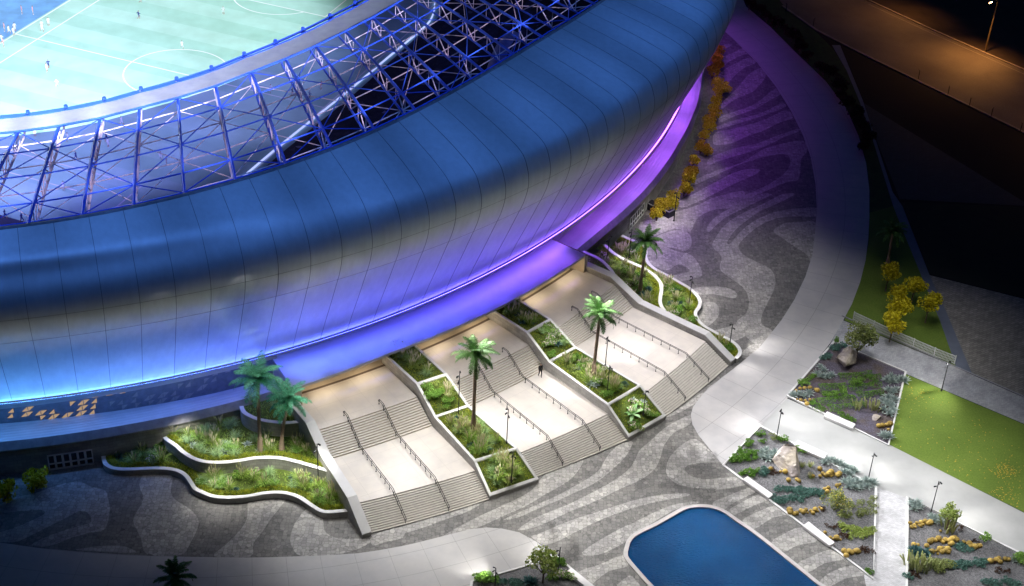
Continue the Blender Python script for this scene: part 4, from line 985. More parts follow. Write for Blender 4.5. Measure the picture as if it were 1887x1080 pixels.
# ------------------------------------------------------------------ handrails
def handrail(ang, pts, label):
    """pts: [(r, z)] of the posts' feet, outermost first"""
    root = thing('handrail', label, 'handrail', PO(pts[0][0], ang, pts[0][1]), 'black double handrails on the stairs')
    H = .62
    cum = [0]
    for p, q in zip(pts[:-1], pts[1:]): cum.append(cum[-1] + math.hypot(p[0] - q[0], p[1] - q[1]))
    def at(d, dz=0, da=0):
        for i in range(len(pts) - 1):
            if d <= cum[i + 1] or i == len(pts) - 2:
                t = (d - cum[i]) / (cum[i + 1] - cum[i]); return PO(lerp(pts[i][0], pts[i + 1][0], t), ang + da, lerp(pts[i][1], pts[i + 1][1], t) + dz)
    dd = math.degrees(.085 / 118)
    ds = [0] + cum[1:]
    for nm, dz, da in (('top_rail', H, -dd), ('top_rail', H, dd)):
        m = MB(); m.tube([at(0, dz - .22, da)] + [at(d, dz, da) for d in ds] + [at(cum[-1], dz - .22, da)], .035, 5); make(nm, m, 'rail_metal', root)
    n = 16
    for k in range(n):
        d = cum[-1] * (k + .02) / (n - 1 + .04); m = MB(); m.tube([at(d, -.02), at(d, H)], .032, 5); m.tube([at(d, H - .02, -dd), at(d, H - .02, dd)], .02, 4); p = at(d); m.box(p[0] - .07, p[0] + .07, p[1] - .07, p[1] + .07, p[2] - .02, p[2] + .025)
        make('rail_post', m, 'rail_metal', root)
RL_ = ['left staircase, the one nearer the teal palms', 'left staircase, the one nearer the planter', 'middle staircase, the one nearer its palm planter', 'middle staircase, the one nearer the dark dressed walker', 'right staircase, the one nearer the planter with the palm', 'right staircase, the one nearer the curved garden']
k = 0
for b, offs in enumerate((( .285, .645), (.33, .71), (.33, .68))):
    aL, aR, r0, r1, r2, r3 = BAYS[b]
    for f in offs:
        g = lambda rp: lerp(rp[0], rp[1], f)
        handrail(lerp(aL, aR, f), [(g(r0) - .05, .12), (g(r1), ZM0), (g(r2), ZM1), (g(r3) + .1, ZU), (g(r3) - .75, ZU)], 'long black handrail on the ' + RL_[k]); k += 1

# ------------------------------------------------------------------ garden walls
def garden_wall(name, px, z0, z1, label, thick=.36, px_z=None, cap='coping'):
    pz = z1 if px_z is None else px_z
    P = smooth_open([G(x, y, pz)[:2] for x, y in px], 6); h = thick / 2
    A = offset_path(P, h); B = offset_path(P, -h); w = thing(name, label, 'wall', (P[0][0], P[0][1], 0))
    m = MB()
    for Q in (A, B):
        L = 0
        for p, q in zip(Q[:-1], Q[1:]):
            l = float(np.linalg.norm(p - q)); m.add([(*p, z0), (*q, z0), (*q, z1 - .1), (*p, z1 - .1)], [(0, 1, 2, 3)], 0, [[(L, z0), (L + l, z0), (L + l, z1), (L, z1)]]); L += l
    for i in (0, -1): m.quad((*A[i], z0), (*B[i], z0), (*B[i], z1 - .1), (*A[i], z1 - .1), 0)
    make('wall_body', m, 'planter_stone', w)
    A = offset_path(P, h + .04); B = offset_path(P, -h - .04); m = MB()
    T = lambda Q, z: [(q[0], q[1], z) for q in Q]
    m.strip(T(B, z1), T(A, z1)); m.strip(T(B, z1 - .1), T(B, z1)); m.strip(T(A, z1), T(A, z1 - .1))
    for i in (0, -1): m.quad((*A[i], z1), (*B[i], z1), (*B[i], z1 - .1), (*A[i], z1 - .1))
    make('coping', m, cap, w); return P
zL = lambda P: [(160 + x / 3, 640 + y / 3) for x, y in P]
zR = lambda P: [(1040 + x / 3.6, 400 + y / 3.6) for x, y in P]
LW = garden_wall('garden_wall', zL([(92, 600), (95, 625), (112, 650), (150, 667), (220, 672), (330, 668), (430, 668), (500, 680), (545, 705), (575, 745), (600, 780), (640, 800), (700, 822), (780, 828), (880, 822), (980, 805), (1060, 800), (1120, 808), (1180, 830), (1240, 870), (1290, 900), (1340, 908), (1460, 898)]), -.1, .8, 'low wavy white capped garden wall along the dark plaza, below the teal palms')
UW = garden_wall('garden_wall', zL([(430, 495), (445, 510), (490, 540), (530, 575), (580, 607), (640, 628), (720, 635), (820, 628), (920, 612), (1000, 607), (1080, 612), (1160, 630), (1250, 655), (1365, 690)]), .3, 2.1, 'wavy white capped retaining wall holding the upper bed of the two teal palms')
TW = garden_wall('garden_wall', zL([(855, 325), (862, 345), (880, 365), (930, 390), (990, 405), (1050, 412), (1120, 415), (1215, 407)]), 1.7, 3.8, 'short curved retaining wall of the topmost bed behind the teal palms')
RW1 = garden_wall('garden_wall', zR([(380, 122), (400, 130), (440, 148), (500, 172), (535, 195), (541, 230), (540, 265), (555, 300), (590, 335), (640, 365), (700, 395), (760, 430), (810, 458), (850, 487), (885, 525), (900, 560), (893, 595), (873, 625), (872, 650), (890, 685), (925, 720), (980, 752), (1040, 785), (1100, 815), (1145, 850), (1165, 885), (1158, 915), (1135, 935)]), -.1, .7, 'snaking pale garden wall at the edge of the violet plaza')
RW2 = garden_wall('garden_wall', zR([(265, 180), (275, 190), (330, 240), (400, 280), (470, 312), (530, 340), (580, 372), (620, 410), (640, 445), (645, 480), (638, 520), (635, 560), (645, 592), (665, 620)]), .3, 1.8, 'S shaped pale retaining wall inside the right garden, beside a palm')
RW3 = garden_wall('garden_wall', zR([(110, 220), (130, 230), (180, 250), (230, 275), (272, 308), (300, 340), (318, 362), (330, 390)]), 1.4, 3.6, 'short dark faced curved wall against the canopy corner')
# soil of the tiers
podL = lambda a0, a1, n=14: [PO(104.3, lerp(a0, a1, i / n), 0)[:2] for i in range(n + 1)]
wallL = [PO(r, a, 0)[:2] for r, a in ((126, -59.3), (122, -59.3), (112, -59.3), (104.3, -59.4))]
wallR = [PO(r, a, 0)[:2] for r, a in ((129.0, -35.4), (120, -35.7), (112, -35.7), (104.3, -35.8))]
TIER = {}
def tier(key, pts, z, mat, name='planting_bed', label=''):
    m = MB(); m.sheet([(p[0], p[1], z) for p in pts]); TIER[key] = ([tuple(p[:2]) for p in pts], z); return struct(name, m, mat, label)
tier('L1', list(LW) + podL(-59.5, -70.6), .62, 'moss_base', label='lower garden bed soil on the left')
tier('L2', list(UW) + podL(-59.5, -66.9), 1.92, 'moss_base', label='upper garden bed soil on the left')
tier('L3', list(TW) + podL(-59.5, -62.3), 3.6, 'moss_base', label='topmost garden bed soil on the left')
tier('R1', list(RW1) + [PO(r, a, 0)[:2] for r, a in ((128.9, -35.3), (120, -35.5), (112, -35.6), (104.3, -35.7))] + podL(-35.7, -27.9), .5, 'moss_base', label='lower garden bed soil on the right')
tier('R2', list(RW2) + [PO(r, a, 0)[:2] for r, a in ((117, -35.5), (110, -35.6), (104.3, -35.7))] + podL(-35.7, -30.6), 1.62, 'moss_base', label='upper garden bed soil on the right')
tier('R3', list(RW3) + [PO(r, a, 0)[:2] for r, a in ((109, -35.6), (104.3, -35.7))] + podL(-35.7, -33.5), 3.4, 'moss_base', label='topmost garden bed soil on the right')

# ================================================================== DESERT GARDENS, BENCHES, FENCE
zN = lambda P: [(1320 + x / 3.6, 600 + y / 3.6) for x, y in P]
zT = lambda P: [(1620 + x / 4.5, 840 + y / 4.5) for x, y in P]
BEDS = {'A': ([(1536.7, 631), (1668.6, 686), (1637, 821), (1450.6, 730)], 'purple_gravel'), 'B': ([(1400.6, 786), (1614, 898), (1609, 1067), (1332.5, 858)], 'gravel'),
        'C': ([(1672, 917), (1887, 1024), (2150, 1155), (2150, 1330), (1668, 1330)], 'gravel'), 'D': ([(1026.6, 1027), (1180, 1160), (1180, 1330), (850, 1330), (869, 1073)], 'gravel')}
BL = {'A': 'low white kerb framing the violet gravel garden with the leafy tree', 'B': 'low white kerb framing the grey gravel garden nearest the pool, with the pinkish boulder', 'C': 'low white kerb framing the grey gravel garden in the near right corner', 'D': 'low white kerb framing the small gravel garden at the tip of the crescent path'}
for k, (px, mt) in BEDS.items():
    P = [G(x, y, .05)[:2] for x, y in px]
    m = MB(); m.sheet([(p[0], p[1], .05) for p in P]); tag(make('gravel_bed', m, mt), {'A': 'violet brown gravel of the upper garden', 'B': 'grey gravel of the middle garden', 'C': 'grey gravel of the corner garden', 'D': 'grey gravel of the foreground garden'}[k], None, None, 'stuff')
    IN = off_closed(P, .14); OU = off_closed(P, -.14)
    m = MB(); n = len(P)
    for i in range(n):
        j = (i + 1) % n
        for a, b, c, d in (((*OU[i], .2), (*OU[j], .2), (*IN[j], .2), (*IN[i], .2)), ((*OU[i], 0), (*OU[j], 0), (*OU[j], .2), (*OU[i], .2)), ((*IN[i], 0), (*IN[j], 0), (*IN[j], .2), (*IN[i], .2))): m.quad(a, b, c, d)
    tag(make('garden_kerb', m, 'coping'), BL[k], 'kerb')
def bench(px, label, h=.46):
    P = [Vector(G(x, y, h)) for x, y in px]; c = sum(P, Vector()) / 4
    root = thing('bench', label, 'bench', (c.x, c.y, 0), 'white stone benches on the garden edges')
    def slab(name, grow, z0, z1, mat):
        Q = [(c + (p - c) * grow) for p in P]
        bm = bmesh.new(); vs = [bm.verts.new((q.x - c.x, q.y - c.y, z)) for z in (z0, z1) for q in Q]
        bm.faces.new(vs[4:8]); bm.faces.new(vs[0:4][::-1])
        for i in range(4): bm.faces.new((vs[i], vs[(i + 1) % 4], vs[4 + (i + 1) % 4], vs[4 + i]))
        bmesh.ops.recalc_face_normals(bm, faces=bm.faces); bmesh.ops.bevel(bm, geom=list(bm.edges), offset=.025, segments=2, affect='EDGES')
        me = D.meshes.new(name); bm.to_mesh(me); bm.free(); me.materials.append(MATS[mat]); o = D.objects.new(name, me); COL.objects.link(o); o.parent = root
    slab('seat', 1, .12, h, 'bench_stone'); slab('plinth', .94, 0, .125, 'podium_fascia')
bench(zN([(735, 568), (925, 652), (905, 682), (712, 598)]), 'white block bench on the edge of the violet gravel garden')
bench(zG([(540, 110), (737, 200), (716, 234), (513, 145)]), 'white block bench beside the pinkish boulder, facing the promenade')
bench(zG([(207, 350), (378, 470), (348, 496), (175, 371)]), 'white block bench facing the pool, nearest the rounded end of the ring path')
bench(zG([(613, 650), (788, 790), (752, 812), (573, 678)]), 'white block bench facing the pool, beside the lime green hedge')
bench(zC([(1552, 938), (1760, 1105), (1720, 1135), (1510, 966)]), 'white block bench at the foreground garden beside the small yellow green tree')
# barrier fence along the upper path
fa = [G(1540 + x / 3.375, 380 + y / 3.375, 0.05) for x, y in [(108, 705), (232, 763), (352, 818), (480, 873), (610, 930), (738, 980)]]
fence = thing('barrier_fence', 'long white slatted barrier fence between the blue path and the lawn', 'fence', fa[0])
for p, q in zip(fa[:-1], fa[1:]):
    p, q = Vector(p), Vector(q); d = (q - p).normalized(); p2, q2 = p + d * .06, q - d * .06; m = MB(); H = 1.15
    for t0, t1 in ((0, .07), (H - .07, H)): m.tube([p2 + Vector((0, 0, (t0 + t1) / 2)), q2 + Vector((0, 0, (t0 + t1) / 2))], .045, 4)
    n = int((q2 - p2).length / .16)
    for k in range(n + 1):
        b = p2.lerp(q2, k / n); m.tube([b + Vector((0, 0, .03)), b + Vector((0, 0, H - .03))], .042, 4)
    for z in (.4, .75): m.tube([p2 + Vector((0, 0, z)), q2 + Vector((0, 0, z))], .03, 4)
    make('slat_panel', m, 'white_paint', fence)
for p in fa:
    m = MB(); m.tube([Vector(p) + Vector((0, 0, -.05)), Vector(p) + Vector((0, 0, 1.25))], .06, 6); make('fence_post', m, 'white_paint', fence)
P = [G(x, y)[:2] for x, y in [(1551, 583), (1600, 606), (1760, 677), (1887, 733), (2200, 872)]]; Q = offset_path(P, .16)
m = MB(); m.prism(P + [tuple(q) for q in Q[::-1]], 0, .14); struct('path_kerb', m, 'podium_fascia', 'dark kerb under the barrier fence')
# road guard posts
gp = Proto([lambda: make('guard_post', (lambda m: (m.tube([(0, 0, -.05), (0, 0, 1.5)], .06, 5), m.tube([(0, 0, 1.5), (.25, .1, 1.62)], .05, 5), m)[-1])(MB()), 'pole_metal', origin=(0, 0, 0))])
for x, y in [(1692, 146), (1746, 176), (1786, 196), (1826, 216), (1880, 243), (1448, 22), (1498, 50)]:
    gp.put(G(x, y), random.uniform(0, 6), 1, 'thin dark guard post on the near kerb of the sodium lit road', 'post', 'guard posts along the road')
# dark planter boxes at the podium door
for i, (x, y, r) in enumerate(((1201, 385, .8), (1231, 397, .8))):
    c = G(x, y); rt = thing('planter_box', ['dark square planter box at the podium door, under yellow shrubs', 'dark square planter box out on the plaza, beside a lamp post'][i], 'planter', c)
    m = MB(); h = 1.0; s = .62
    m.box(-s, s, -s, s, 0, h)
    m.v = [(v[0] * math.cos(r) - v[1] * math.sin(r) + c[0], v[0] * math.sin(r) + v[1] * math.cos(r) + c[1], v[2]) for v in m.v]; make('box', m, 'planter_box', rt)
    m = MB()
    for k in range(4):
        a, b = [(-s, -s), (s, -s), (s, s), (-s, s)][k], [(s, -s), (s, s), (-s, s), (-s, -s)][k]
        R_ = lambda p, f: (p[0] * f * math.cos(r) - p[1] * f * math.sin(r) + c[0], p[0] * f * math.sin(r) + p[1] * f * math.cos(r) + c[1])
        m.quad((*R_(a, 1.06), h + .06), (*R_(b, 1.06), h + .06), (*R_(b, .85), h + .06), (*R_(a, .85), h + .06)); m.quad((*R_(a, 1.06), h - .05), (*R_(b, 1.06), h - .05), (*R_(b, 1.06), h + .06), (*R_(a, 1.06), h + .06))
    make('rim', m, 'podium_fascia', rt)

# ================================================================== LAMP POSTS
def mk_post():
    root = D.objects.new('lamp_post', None); COL.objects.link(root); H = 4.0
    m = MB(); m.tube([(0, 0, -.3), (0, 0, H)], [.06, .045], 8); make('pole', m, 'pole_metal', root)
    m = MB(); m.tube([(0, 0, 0), (0, 0, .06)], .13, 8); make('base_plate', m, 'pole_metal', root)
    for az, z in ((.5, H - .12), (3.4, H - .75), (1.8, H - .45)):
        c, s = math.cos(az), math.sin(az)
        m = MB(); m.tube([(0, 0, z), (c * .16, s * .16, z + .02)], .025, 5); m.tube([(c * .12, s * .12, z + .08), (c * .36, s * .36, z - .09)], [.07, .085], 8); make('lamp_head', m, 'pole_metal', root)
    return root
PP_ = Proto([mk_post])
POSTS = [((587, 893), .62, (585, 818), 'lower left garden beside the stair wall'), ((844.5, 777), 3.5, (848, 685), 'left stepped planter, just behind its palm'), ((933.6, 815), 3.3, (936, 754), 'left stepped planter, on its stair side'),
         ((942.5, 886), 1.6, (946, 832), 'lowest bed of the left planter, among plumes'), ((1115.5, 673), 3.5, (1120.5, 620), 'right stepped planter, just beside its palm'), ((1119, 722), 3.4, (1122.7, 673), 'right stepped planter, above its lowest bed'),
         ((1185.5, 763), 1.7, (1190.5, 719), 'lowest bed of the right planter, among flowers'), ((1118.6, 483), 1.62, (1122, 435), 'right garden close to the canopy corner'), ((1159.4, 474), .5, (1163, 424), 'right garden near the podium door'),
         ((1270, 558), .5, (1277, 510), 'snaking garden wall on the right, mid way along'), ((1344, 639), .5, (1350, 597), 'pointed outer tip of the right garden'), ((1431, 807), .05, (1441.4, 753.6), 'middle gravel garden at its upper corner'),
         ((1600.6, 881), .05, (1611.7, 834.7), 'middle gravel garden beside the brick path'), ((1715, 946), .05, (1729.6, 886.7), 'corner gravel garden on the near right'), ((1735, 720), .02, (1748, 666), 'far edge of the bright lawn below the white fence'),
         ((1028.5, 1058), .05, (1033, 1011), 'foreground garden beside the small yellow green tree'), ((912, 1082), .05, (912.7, 1055), 'foreground garden at the bottom edge of the photo'), ((1241.7, 407), .02, (1245, 354), 'violet plaza beside the yellow shrubs'),]
HEADS = []
for i, (b, z, t, wh) in enumerate(POSTS):
    p = Vector(G(*b, z)); dd = RW @ np.array([t[0] - CX, t[1] - CY, FPX]); o = np.array([0, 0, HC])
    k = (np.array([p.x, p.y]) @ dd[:2]) / (dd[:2] @ dd[:2]); h = max(2.6, min(9, (o + dd * k)[2] - z))
    PP_.put(p, i * .9, 1.0, 'slim black lamp post in the ' + wh if i not in (9, 14, 17) else 'slim black lamp post at the ' + wh, 'lamp post', 'slim black lamp posts', szz=h / 4.0); HEADS.append(Vector((p.x, p.y, z + h - .25)))
LAMP_SPOTS = []
def aim(i, px, P, s=62, z=0): LAMP_SPOTS.append((tuple(HEADS[i]), G(px[0], px[1], z), P, s))
aim(10, (1409, 640), 1500, 46); aim(10, (1387, 694), 1500, 46); aim(11, (1359, 778), 1500, 52); aim(11, (1480, 765), 900, 64); aim(12, (1570, 842), 800, 66); aim(12, (1640, 870), 900, 60); aim(13, (1745, 895), 900, 66); aim(13, (1815, 960), 1300, 52); aim(14, (1690, 700), 700, 90); aim(14, (1715, 740), 900, 100); aim(14, (1720, 660), 600, 80)
aim(15, (990, 1020), 1300, 56); aim(16, (860, 1040), 1400, 62); aim(9, (1310, 545), 700, 66); aim(17, (1215, 420), 900, 72); aim(8, (1190, 445), 600, 72); aim(7, (1160, 500), 700, 72, 1); aim(0, (470, 860), 700, 76, 1); aim(0, (370, 950), 1600, 46); aim(0, (560, 900), 500, 72)
aim(1, (790, 690), 1100, 60, 4); aim(1, (870, 760), 600, 70, 3); aim(2, (1000, 770), 1100, 60, 2); aim(3, (900, 880), 500, 70, 2); aim(4, (1150, 640), 1100, 60, 2); aim(5, (1060, 700), 700, 62, 3); aim(6, (1160, 760), 500, 66, 1); aim(4, (1040, 610), 700, 60, 4)

# ================================================================== STREET LAMP
b = Vector(G(1815, 95)); rt = thing('street_lamp', 'tall street lamp glowing orange over the dirt verge of the road', 'street lamp', b)
m = MB(); m.tube([b + Vector((0, 0, -.1)), b + Vector((.1, -.05, 5)), b + Vector((.15, -.1, 9.3))], [.16, .12, .09], 8); make('pole', m, 'street_pole', rt)
m = MB(); m.tube([b + Vector((.15, -.1, 9.2)), b + Vector((-.35, -.5, 9.6)), b + Vector((-1.2, -1.2, 9.65))], .06, 6); make('arm', m, 'street_pole', rt)
m = MB(); m.tube([b + Vector((-1.0, -1.05, 9.62)), b + Vector((-1.7, -1.65, 9.6))], [.16, .12], 8); make('lamp_housing', m, 'street_pole', rt)
m = MB(); m.tube([b + Vector((-1.1, -1.15, 9.46)), b + Vector((-1.6, -1.57, 9.45))], .10, 8); make('lamp', m, 'sodium_glow', rt)

# ================================================================== PLANTING
leafmat('sage_blade', [(.12, .20, .08), (.20, .30, .13), (.29, .39, .20)])
GRASS = Proto([mk_plume_grass(s, 84, 9, .95) for s in (1, 2, 3)]); PALEG = Proto([mk_plume_grass(s, 76, 16, .8, 'lime_leaf', 'plume') for s in (4, 5)]); PLAIN = Proto([mk_plume_grass(s, 96, 0, .8, 'sage_blade') for s in (6, 7)])
AGAVE = Proto([mk_agave(s, 26, .72) for s in (1, 2)]); BLUE = Proto([mk_agave(s, 34, .6, 'dark_blue_leaf', 'blue_succulent') for s in (3, 4)])
SHRUB = Proto([mk_shrub(s, .6, .6, 320, .085) for s in (1, 2)]); WHITE = Proto([mk_shrub(s, .6, .6, 260, .08, 'shrub_leaf', 'flower_white', 60, 'flowering_shrub') for s in (3, 4)])
OLIVE = Proto([mk_shrub(s, .5, .45, 220, .07, 'olive_leaf', name='olive_shrub') for s in (5, 6)]); LIME = Proto([mk_shrub(s, .5, .4, 260, .07, 'lime_leaf', name='lime_shrub') for s in (7, 8)]); TEAL = Proto([mk_shrub(s, .55, .28, 260, .08, 'teal_leaf', name='trailing_shrub') for s in (9, 10)]); DARKL = Proto([mk_shrub(s, .45, .25, 160, .07, 'brown_leaf', name='withered_shrub') for s in (11,)])
TUFT = Proto([mk_shrub(s, .5, .42, 300, .075, 'hedge_leaf', name='green_tuft') for s in (12, 13)])
CACT = Proto([mk_cactus(1)]); COLM = Proto([mk_columns(s) for s in (1, 2)]); BAN = Proto([mk_banana(3)])
rng = random.Random(11)
PN = ['left stepped planter', 'right stepped planter']; SN = ['lowest', 'third', 'second', 'topmost']
LBL = {'GRASS': 'grass clump with pale pink plumes', 'PALEG': 'pale grass clump with creamy plumes', 'PLAIN': 'plain green grass clump', 'AGAVE': 'grey blue spiky agave', 'BLUE': 'dark blue leaved succulent', 'SHRUB': 'leafy green shrub', 'WHITE': 'green shrub dotted with whitish flowers', 'BAN': 'big broad leaved plant', 'LIME': 'yellow green low shrub', 'OLIVE': 'olive green low shrub', 'TUFT': 'low green tuft', 'TEAL': 'teal trailing shrub'}
PRO = dict(GRASS=GRASS, PALEG=PALEG, PLAIN=PLAIN, AGAVE=AGAVE, BLUE=BLUE, SHRUB=SHRUB, WHITE=WHITE, BAN=BAN, LIME=LIME, OLIVE=OLIVE, TUFT=TUFT, TEAL=TEAL)
CATS = dict(GRASS='grass', PALEG='grass', PLAIN='grass', AGAVE='agave', BLUE='succulent', SHRUB='shrub', WHITE='shrub', BAN='plant', LIME='shrub', OLIVE='shrub', TUFT='shrub', TEAL='shrub')
def plant(kind, p, where, sc=1.0, szz=None):
    l = LBL[kind] + ' in the ' + where
    sc *= {'GRASS': 1.35, 'PALEG': 1.4, 'PLAIN': 1.3, 'SHRUB': 1.15, 'BLUE': 1.2, 'WHITE': 1.2, 'AGAVE': 1.25, 'TUFT': 1.15, 'TEAL': 1.15, 'OLIVE': 1.2, 'LIME': 1.2}.get(kind, 1)
    return PRO[kind].put(p, rng.uniform(0, 6.28), sc, l, CATS[kind], l.replace(' in the ', 's in the ', 1), szz=szz)
CONT = {(0, 3): [('GRASS', 14), ('PLAIN', 6), ('LIME', 3)], (0, 2): [('SHRUB', 9), ('LIME', 8), ('PALEG', 3)], (0, 1): [('BLUE', 12), ('GRASS', 8), ('PALEG', 8), ('SHRUB', 6), ('PLAIN', 6)], (0, 0): [('GRASS', 10), ('PALEG', 3), ('PLAIN', 6), ('AGAVE', 1)],
        (1, 3): [('GRASS', 8), ('BLUE', 6), ('SHRUB', 4), ('AGAVE', 2)], (1, 2): [('WHITE', 6), ('PLAIN', 4), ('BLUE', 3), ('SHRUB', 3)], (1, 1): [('PALEG', 8), ('WHITE', 6), ('SHRUB', 9), ('BLUE', 4), ('GRASS', 8), ('AGAVE', 3), ('LIME', 4)], (1, 0): [('BAN', 1), ('WHITE', 8), ('AGAVE', 3), ('LIME', 3), ('SHRUB', 3)]}
for b, k, A, B, C, E_ in SECTIONS:
    idx = 3 - k; A, B, C, E_ = map(Vector, (A, B, C, E_))
    def at(u, v): return A.lerp(E_, v).lerp(B.lerp(C, v), u)
    n = {0: 900, 1: 2000, 2: 900, 3: 1000}[idx]; m = MB()
    for _ in range(n):
        u, v = rng.random(), rng.random()
        if rng.random() < .45: u = rng.choice((rng.uniform(.02, .16), rng.uniform(.84, .98)))
        elif rng.random() < .4: v = rng.choice((rng.uniform(.03, .16), rng.uniform(.84, .97)))
        p = at(u, v); blade(m, p.x, p.y, p.z - .03, rng.uniform(.10, .24), .075, rng.uniform(0, 6.28), rng.uniform(.3, 1.2), 0, 2)
    tag(make('ground_cover', m, 'moss_blade'), 'mossy ground cover of a planter bed', None, None, 'stuff')
    for kind, cnt in CONT[(b, idx)]:
        cu, cv = rng.uniform(.35, .65), rng.uniform(.3, .7)
        for _ in range(cnt):
            if kind == 'BAN': u, v = .36, .45
            else: u = min(.82, max(.18, rng.gauss(cu, .2))); v = min(.86, max(.14, rng.gauss(cv, .22 if idx != 1 else .28)))
            plant(kind, at(u, v) - Vector((0, 0, .03)), SN[(3 - idx) if idx else 0] * 0 + ['lowest', 'third', 'second', 'topmost'][idx] + ' bed of the ' + PN[b], rng.uniform(.75, 1.1))
def inset_border(name, path, z, width, n, label, side):
    m = MB(); r2 = random.Random(hash(label) % 999)
    P = [np.array(p) for p in path]; cum = [0]
    for p, q in zip(P[:-1], P[1:]): cum.append(cum[-1] + np.linalg.norm(q - p))
    O = offset_path(path, side)
    for _ in range(n):
        d = r2.uniform(0, cum[-1]); i = max(0, min(len(P) - 2, int(np.searchsorted(cum, d)) - 1)); t = (d - cum[i]) / (cum[i + 1] - cum[i] + 1e-9)
        a = P[i] * (1 - t) + P[i + 1] * t; o = O[i] * (1 - t) + O[i + 1] * t; w = r2.uniform(.22, width); q = a + (o - a) * w
        hh = .36 * math.sin(PI * min(1, max(.15, (w - .15) / (width - .1)))) + .08
        blade(m, q[0], q[1], z - .03 + hh * .5 * r2.random(), hh * r2.uniform(.5, 1), .08, r2.uniform(0, 6.28), r2.uniform(.3, 1.2), 0, 2)
    tag(make(name, m, 'moss_blade'), label, None, None, 'stuff')
def side_of(path, poly):
    O = offset_path(path, .5); k = len(path) // 2
    return 1 if inside(poly, *O[k]) else -1
for key, path, n, lab in (('L1', LW, 3600, 'clipped olive green border along the low wavy wall'), ('L2', UW, 2600, 'clipped olive green border along the upper wavy wall'), ('R1', RW1, 3000, 'clipped green border along the snaking wall'), ('R2', RW2, 1600, 'clipped green border along the S shaped wall')):
    inset_border('border_planting', path, TIER[key][1], 1.15, n, lab, side_of(path, TIER[key][0]))
POLYS = {k: v[0] for k, v in TIER.items()}
def bedpts(key, n, excl=(), margin=.9):
    out = []; P = POLYS[key]; g = 0
    wall = {'L1': LW, 'L2': UW, 'L3': TW, 'R1': RW1, 'R2': RW2, 'R3': RW3}[key]; W_ = np.array([q[:2] for q in wall])
    while len(out) < n and g < 4000:
        g += 1; (x, y), = sample_poly(P, 1, rng)
        if any(inside(POLYS[e], x, y) for e in excl): continue
        if np.min(np.hypot(W_[:, 0] - x, W_[:, 1] - y)) < margin: continue
        if any(np.min(np.hypot(np.array([q[0] for q in w2]) - x, np.array([q[1] for q in w2]) - y)) < .7 for w2 in ([UW] if key == 'L1' else [TW] if key == 'L2' else [RW2] if key == 'R1' else [RW3] if key == 'R2' else [])): continue
        out.append((x, y))
    return out
BN = {'L1': 'lower left garden bed', 'L2': 'garden bed around the teal palms', 'L3': 'small topmost left garden bed', 'R1': 'outer right garden bed', 'R2': 'inner right garden bed', 'R3': 'right bed by the canopy corner'}
for key, excl, cont, nb in (('L1', ('L2', 'L3'), [('GRASS', 24), ('PLAIN', 20), ('BLUE', 9), ('SHRUB', 10), ('WHITE', 5)], 2600), ('L2', ('L3',), [('PLAIN', 26), ('GRASS', 18), ('AGAVE', 7), ('SHRUB', 5)], 2400), ('L3', (), [('PLAIN', 4), ('GRASS', 3)], 500),
                            ('R1', ('R2', 'R3'), [('PALEG', 15), ('GRASS', 6), ('BLUE', 10), ('SHRUB', 12), ('WHITE', 7), ('LIME', 8)], 2000), ('R2', ('R3',), [('BLUE', 13), ('SHRUB', 10), ('PALEG', 11), ('WHITE', 6), ('LIME', 7)], 1500), ('R3', (), [('PLAIN', 3), ('SHRUB', 2)], 200)):
    z = TIER[key][1]; m = MB()
    for x, y in bedpts(key, nb, excl, .3): blade(m, x, y, z - .03, rng.uniform(.15, .4), .07, rng.uniform(0, 6.28), rng.uniform(.3, 1.1), 0, 2)
    tag(make('ground_cover', m, 'grass_blade'), 'grassy ground cover of the ' + BN[key], None, None, 'stuff')
    for kind, cnt in cont:
        for x, y in bedpts(key, cnt, excl): plant(kind, (x, y, z - .03), BN[key], rng.uniform(.75, 1.15))
# ------------------------------------------------------------------ palms
def palm(seed, base, z, top, R, label, mat='palm_leaf', fronds=24):
    p = Vector(G(*base, z)); dd = RW @ np.array([top[0] - CX, top[1] - CY, FPX]); k = (np.array([p.x, p.y]) @ dd[:2]) / (dd[:2] @ dd[:2]); q = np.array([0, 0, HC]) + dd * k
    H = q[2] - z; o = mk_palm(seed, H, (q[0] - p.x, q[1] - p.y), R, fronds, mat)(); o.location = p; tag(o, label, 'palm')
leafmat('palm_teal_lit', [(.05, .18, .10), (.08, .29, .17), (.13, .38, .25)])  # blue LED light put into the leaf colour of the left palms
palm(1, (480, 832), 1.92, (475, 700), 3.8, 'taller of the two teal lit palms beside the left stairs', 'palm_teal_lit', 27); palm(2, (519, 827), 1.92, (532, 738), 3.2, 'shorter leaning teal lit palm close to the stair wall', 'palm_teal_lit', 24)
palm(3, (872, 792), 3.5, (877, 655), 3.2, 'palm with a straight trunk in the planter between the left and middle stairs'); palm(4, (1093, 693), 3.5, (1106, 580), 3.0, 'slender palm in the planter between the middle and right stairs'); palm(5, (1179, 538), 1.62, (1191, 447), 2.9, 'palm with a purplish curved trunk in the right garden')
palm(6, (1635, 488), .02, (1645, 428), 2.7, 'dark unlit palm on the verge lawn above the yellow trees'); palm(7, (330, 1112), .03, (323, 1066), 2.6, 'dark palm top at the bottom edge of the photo')
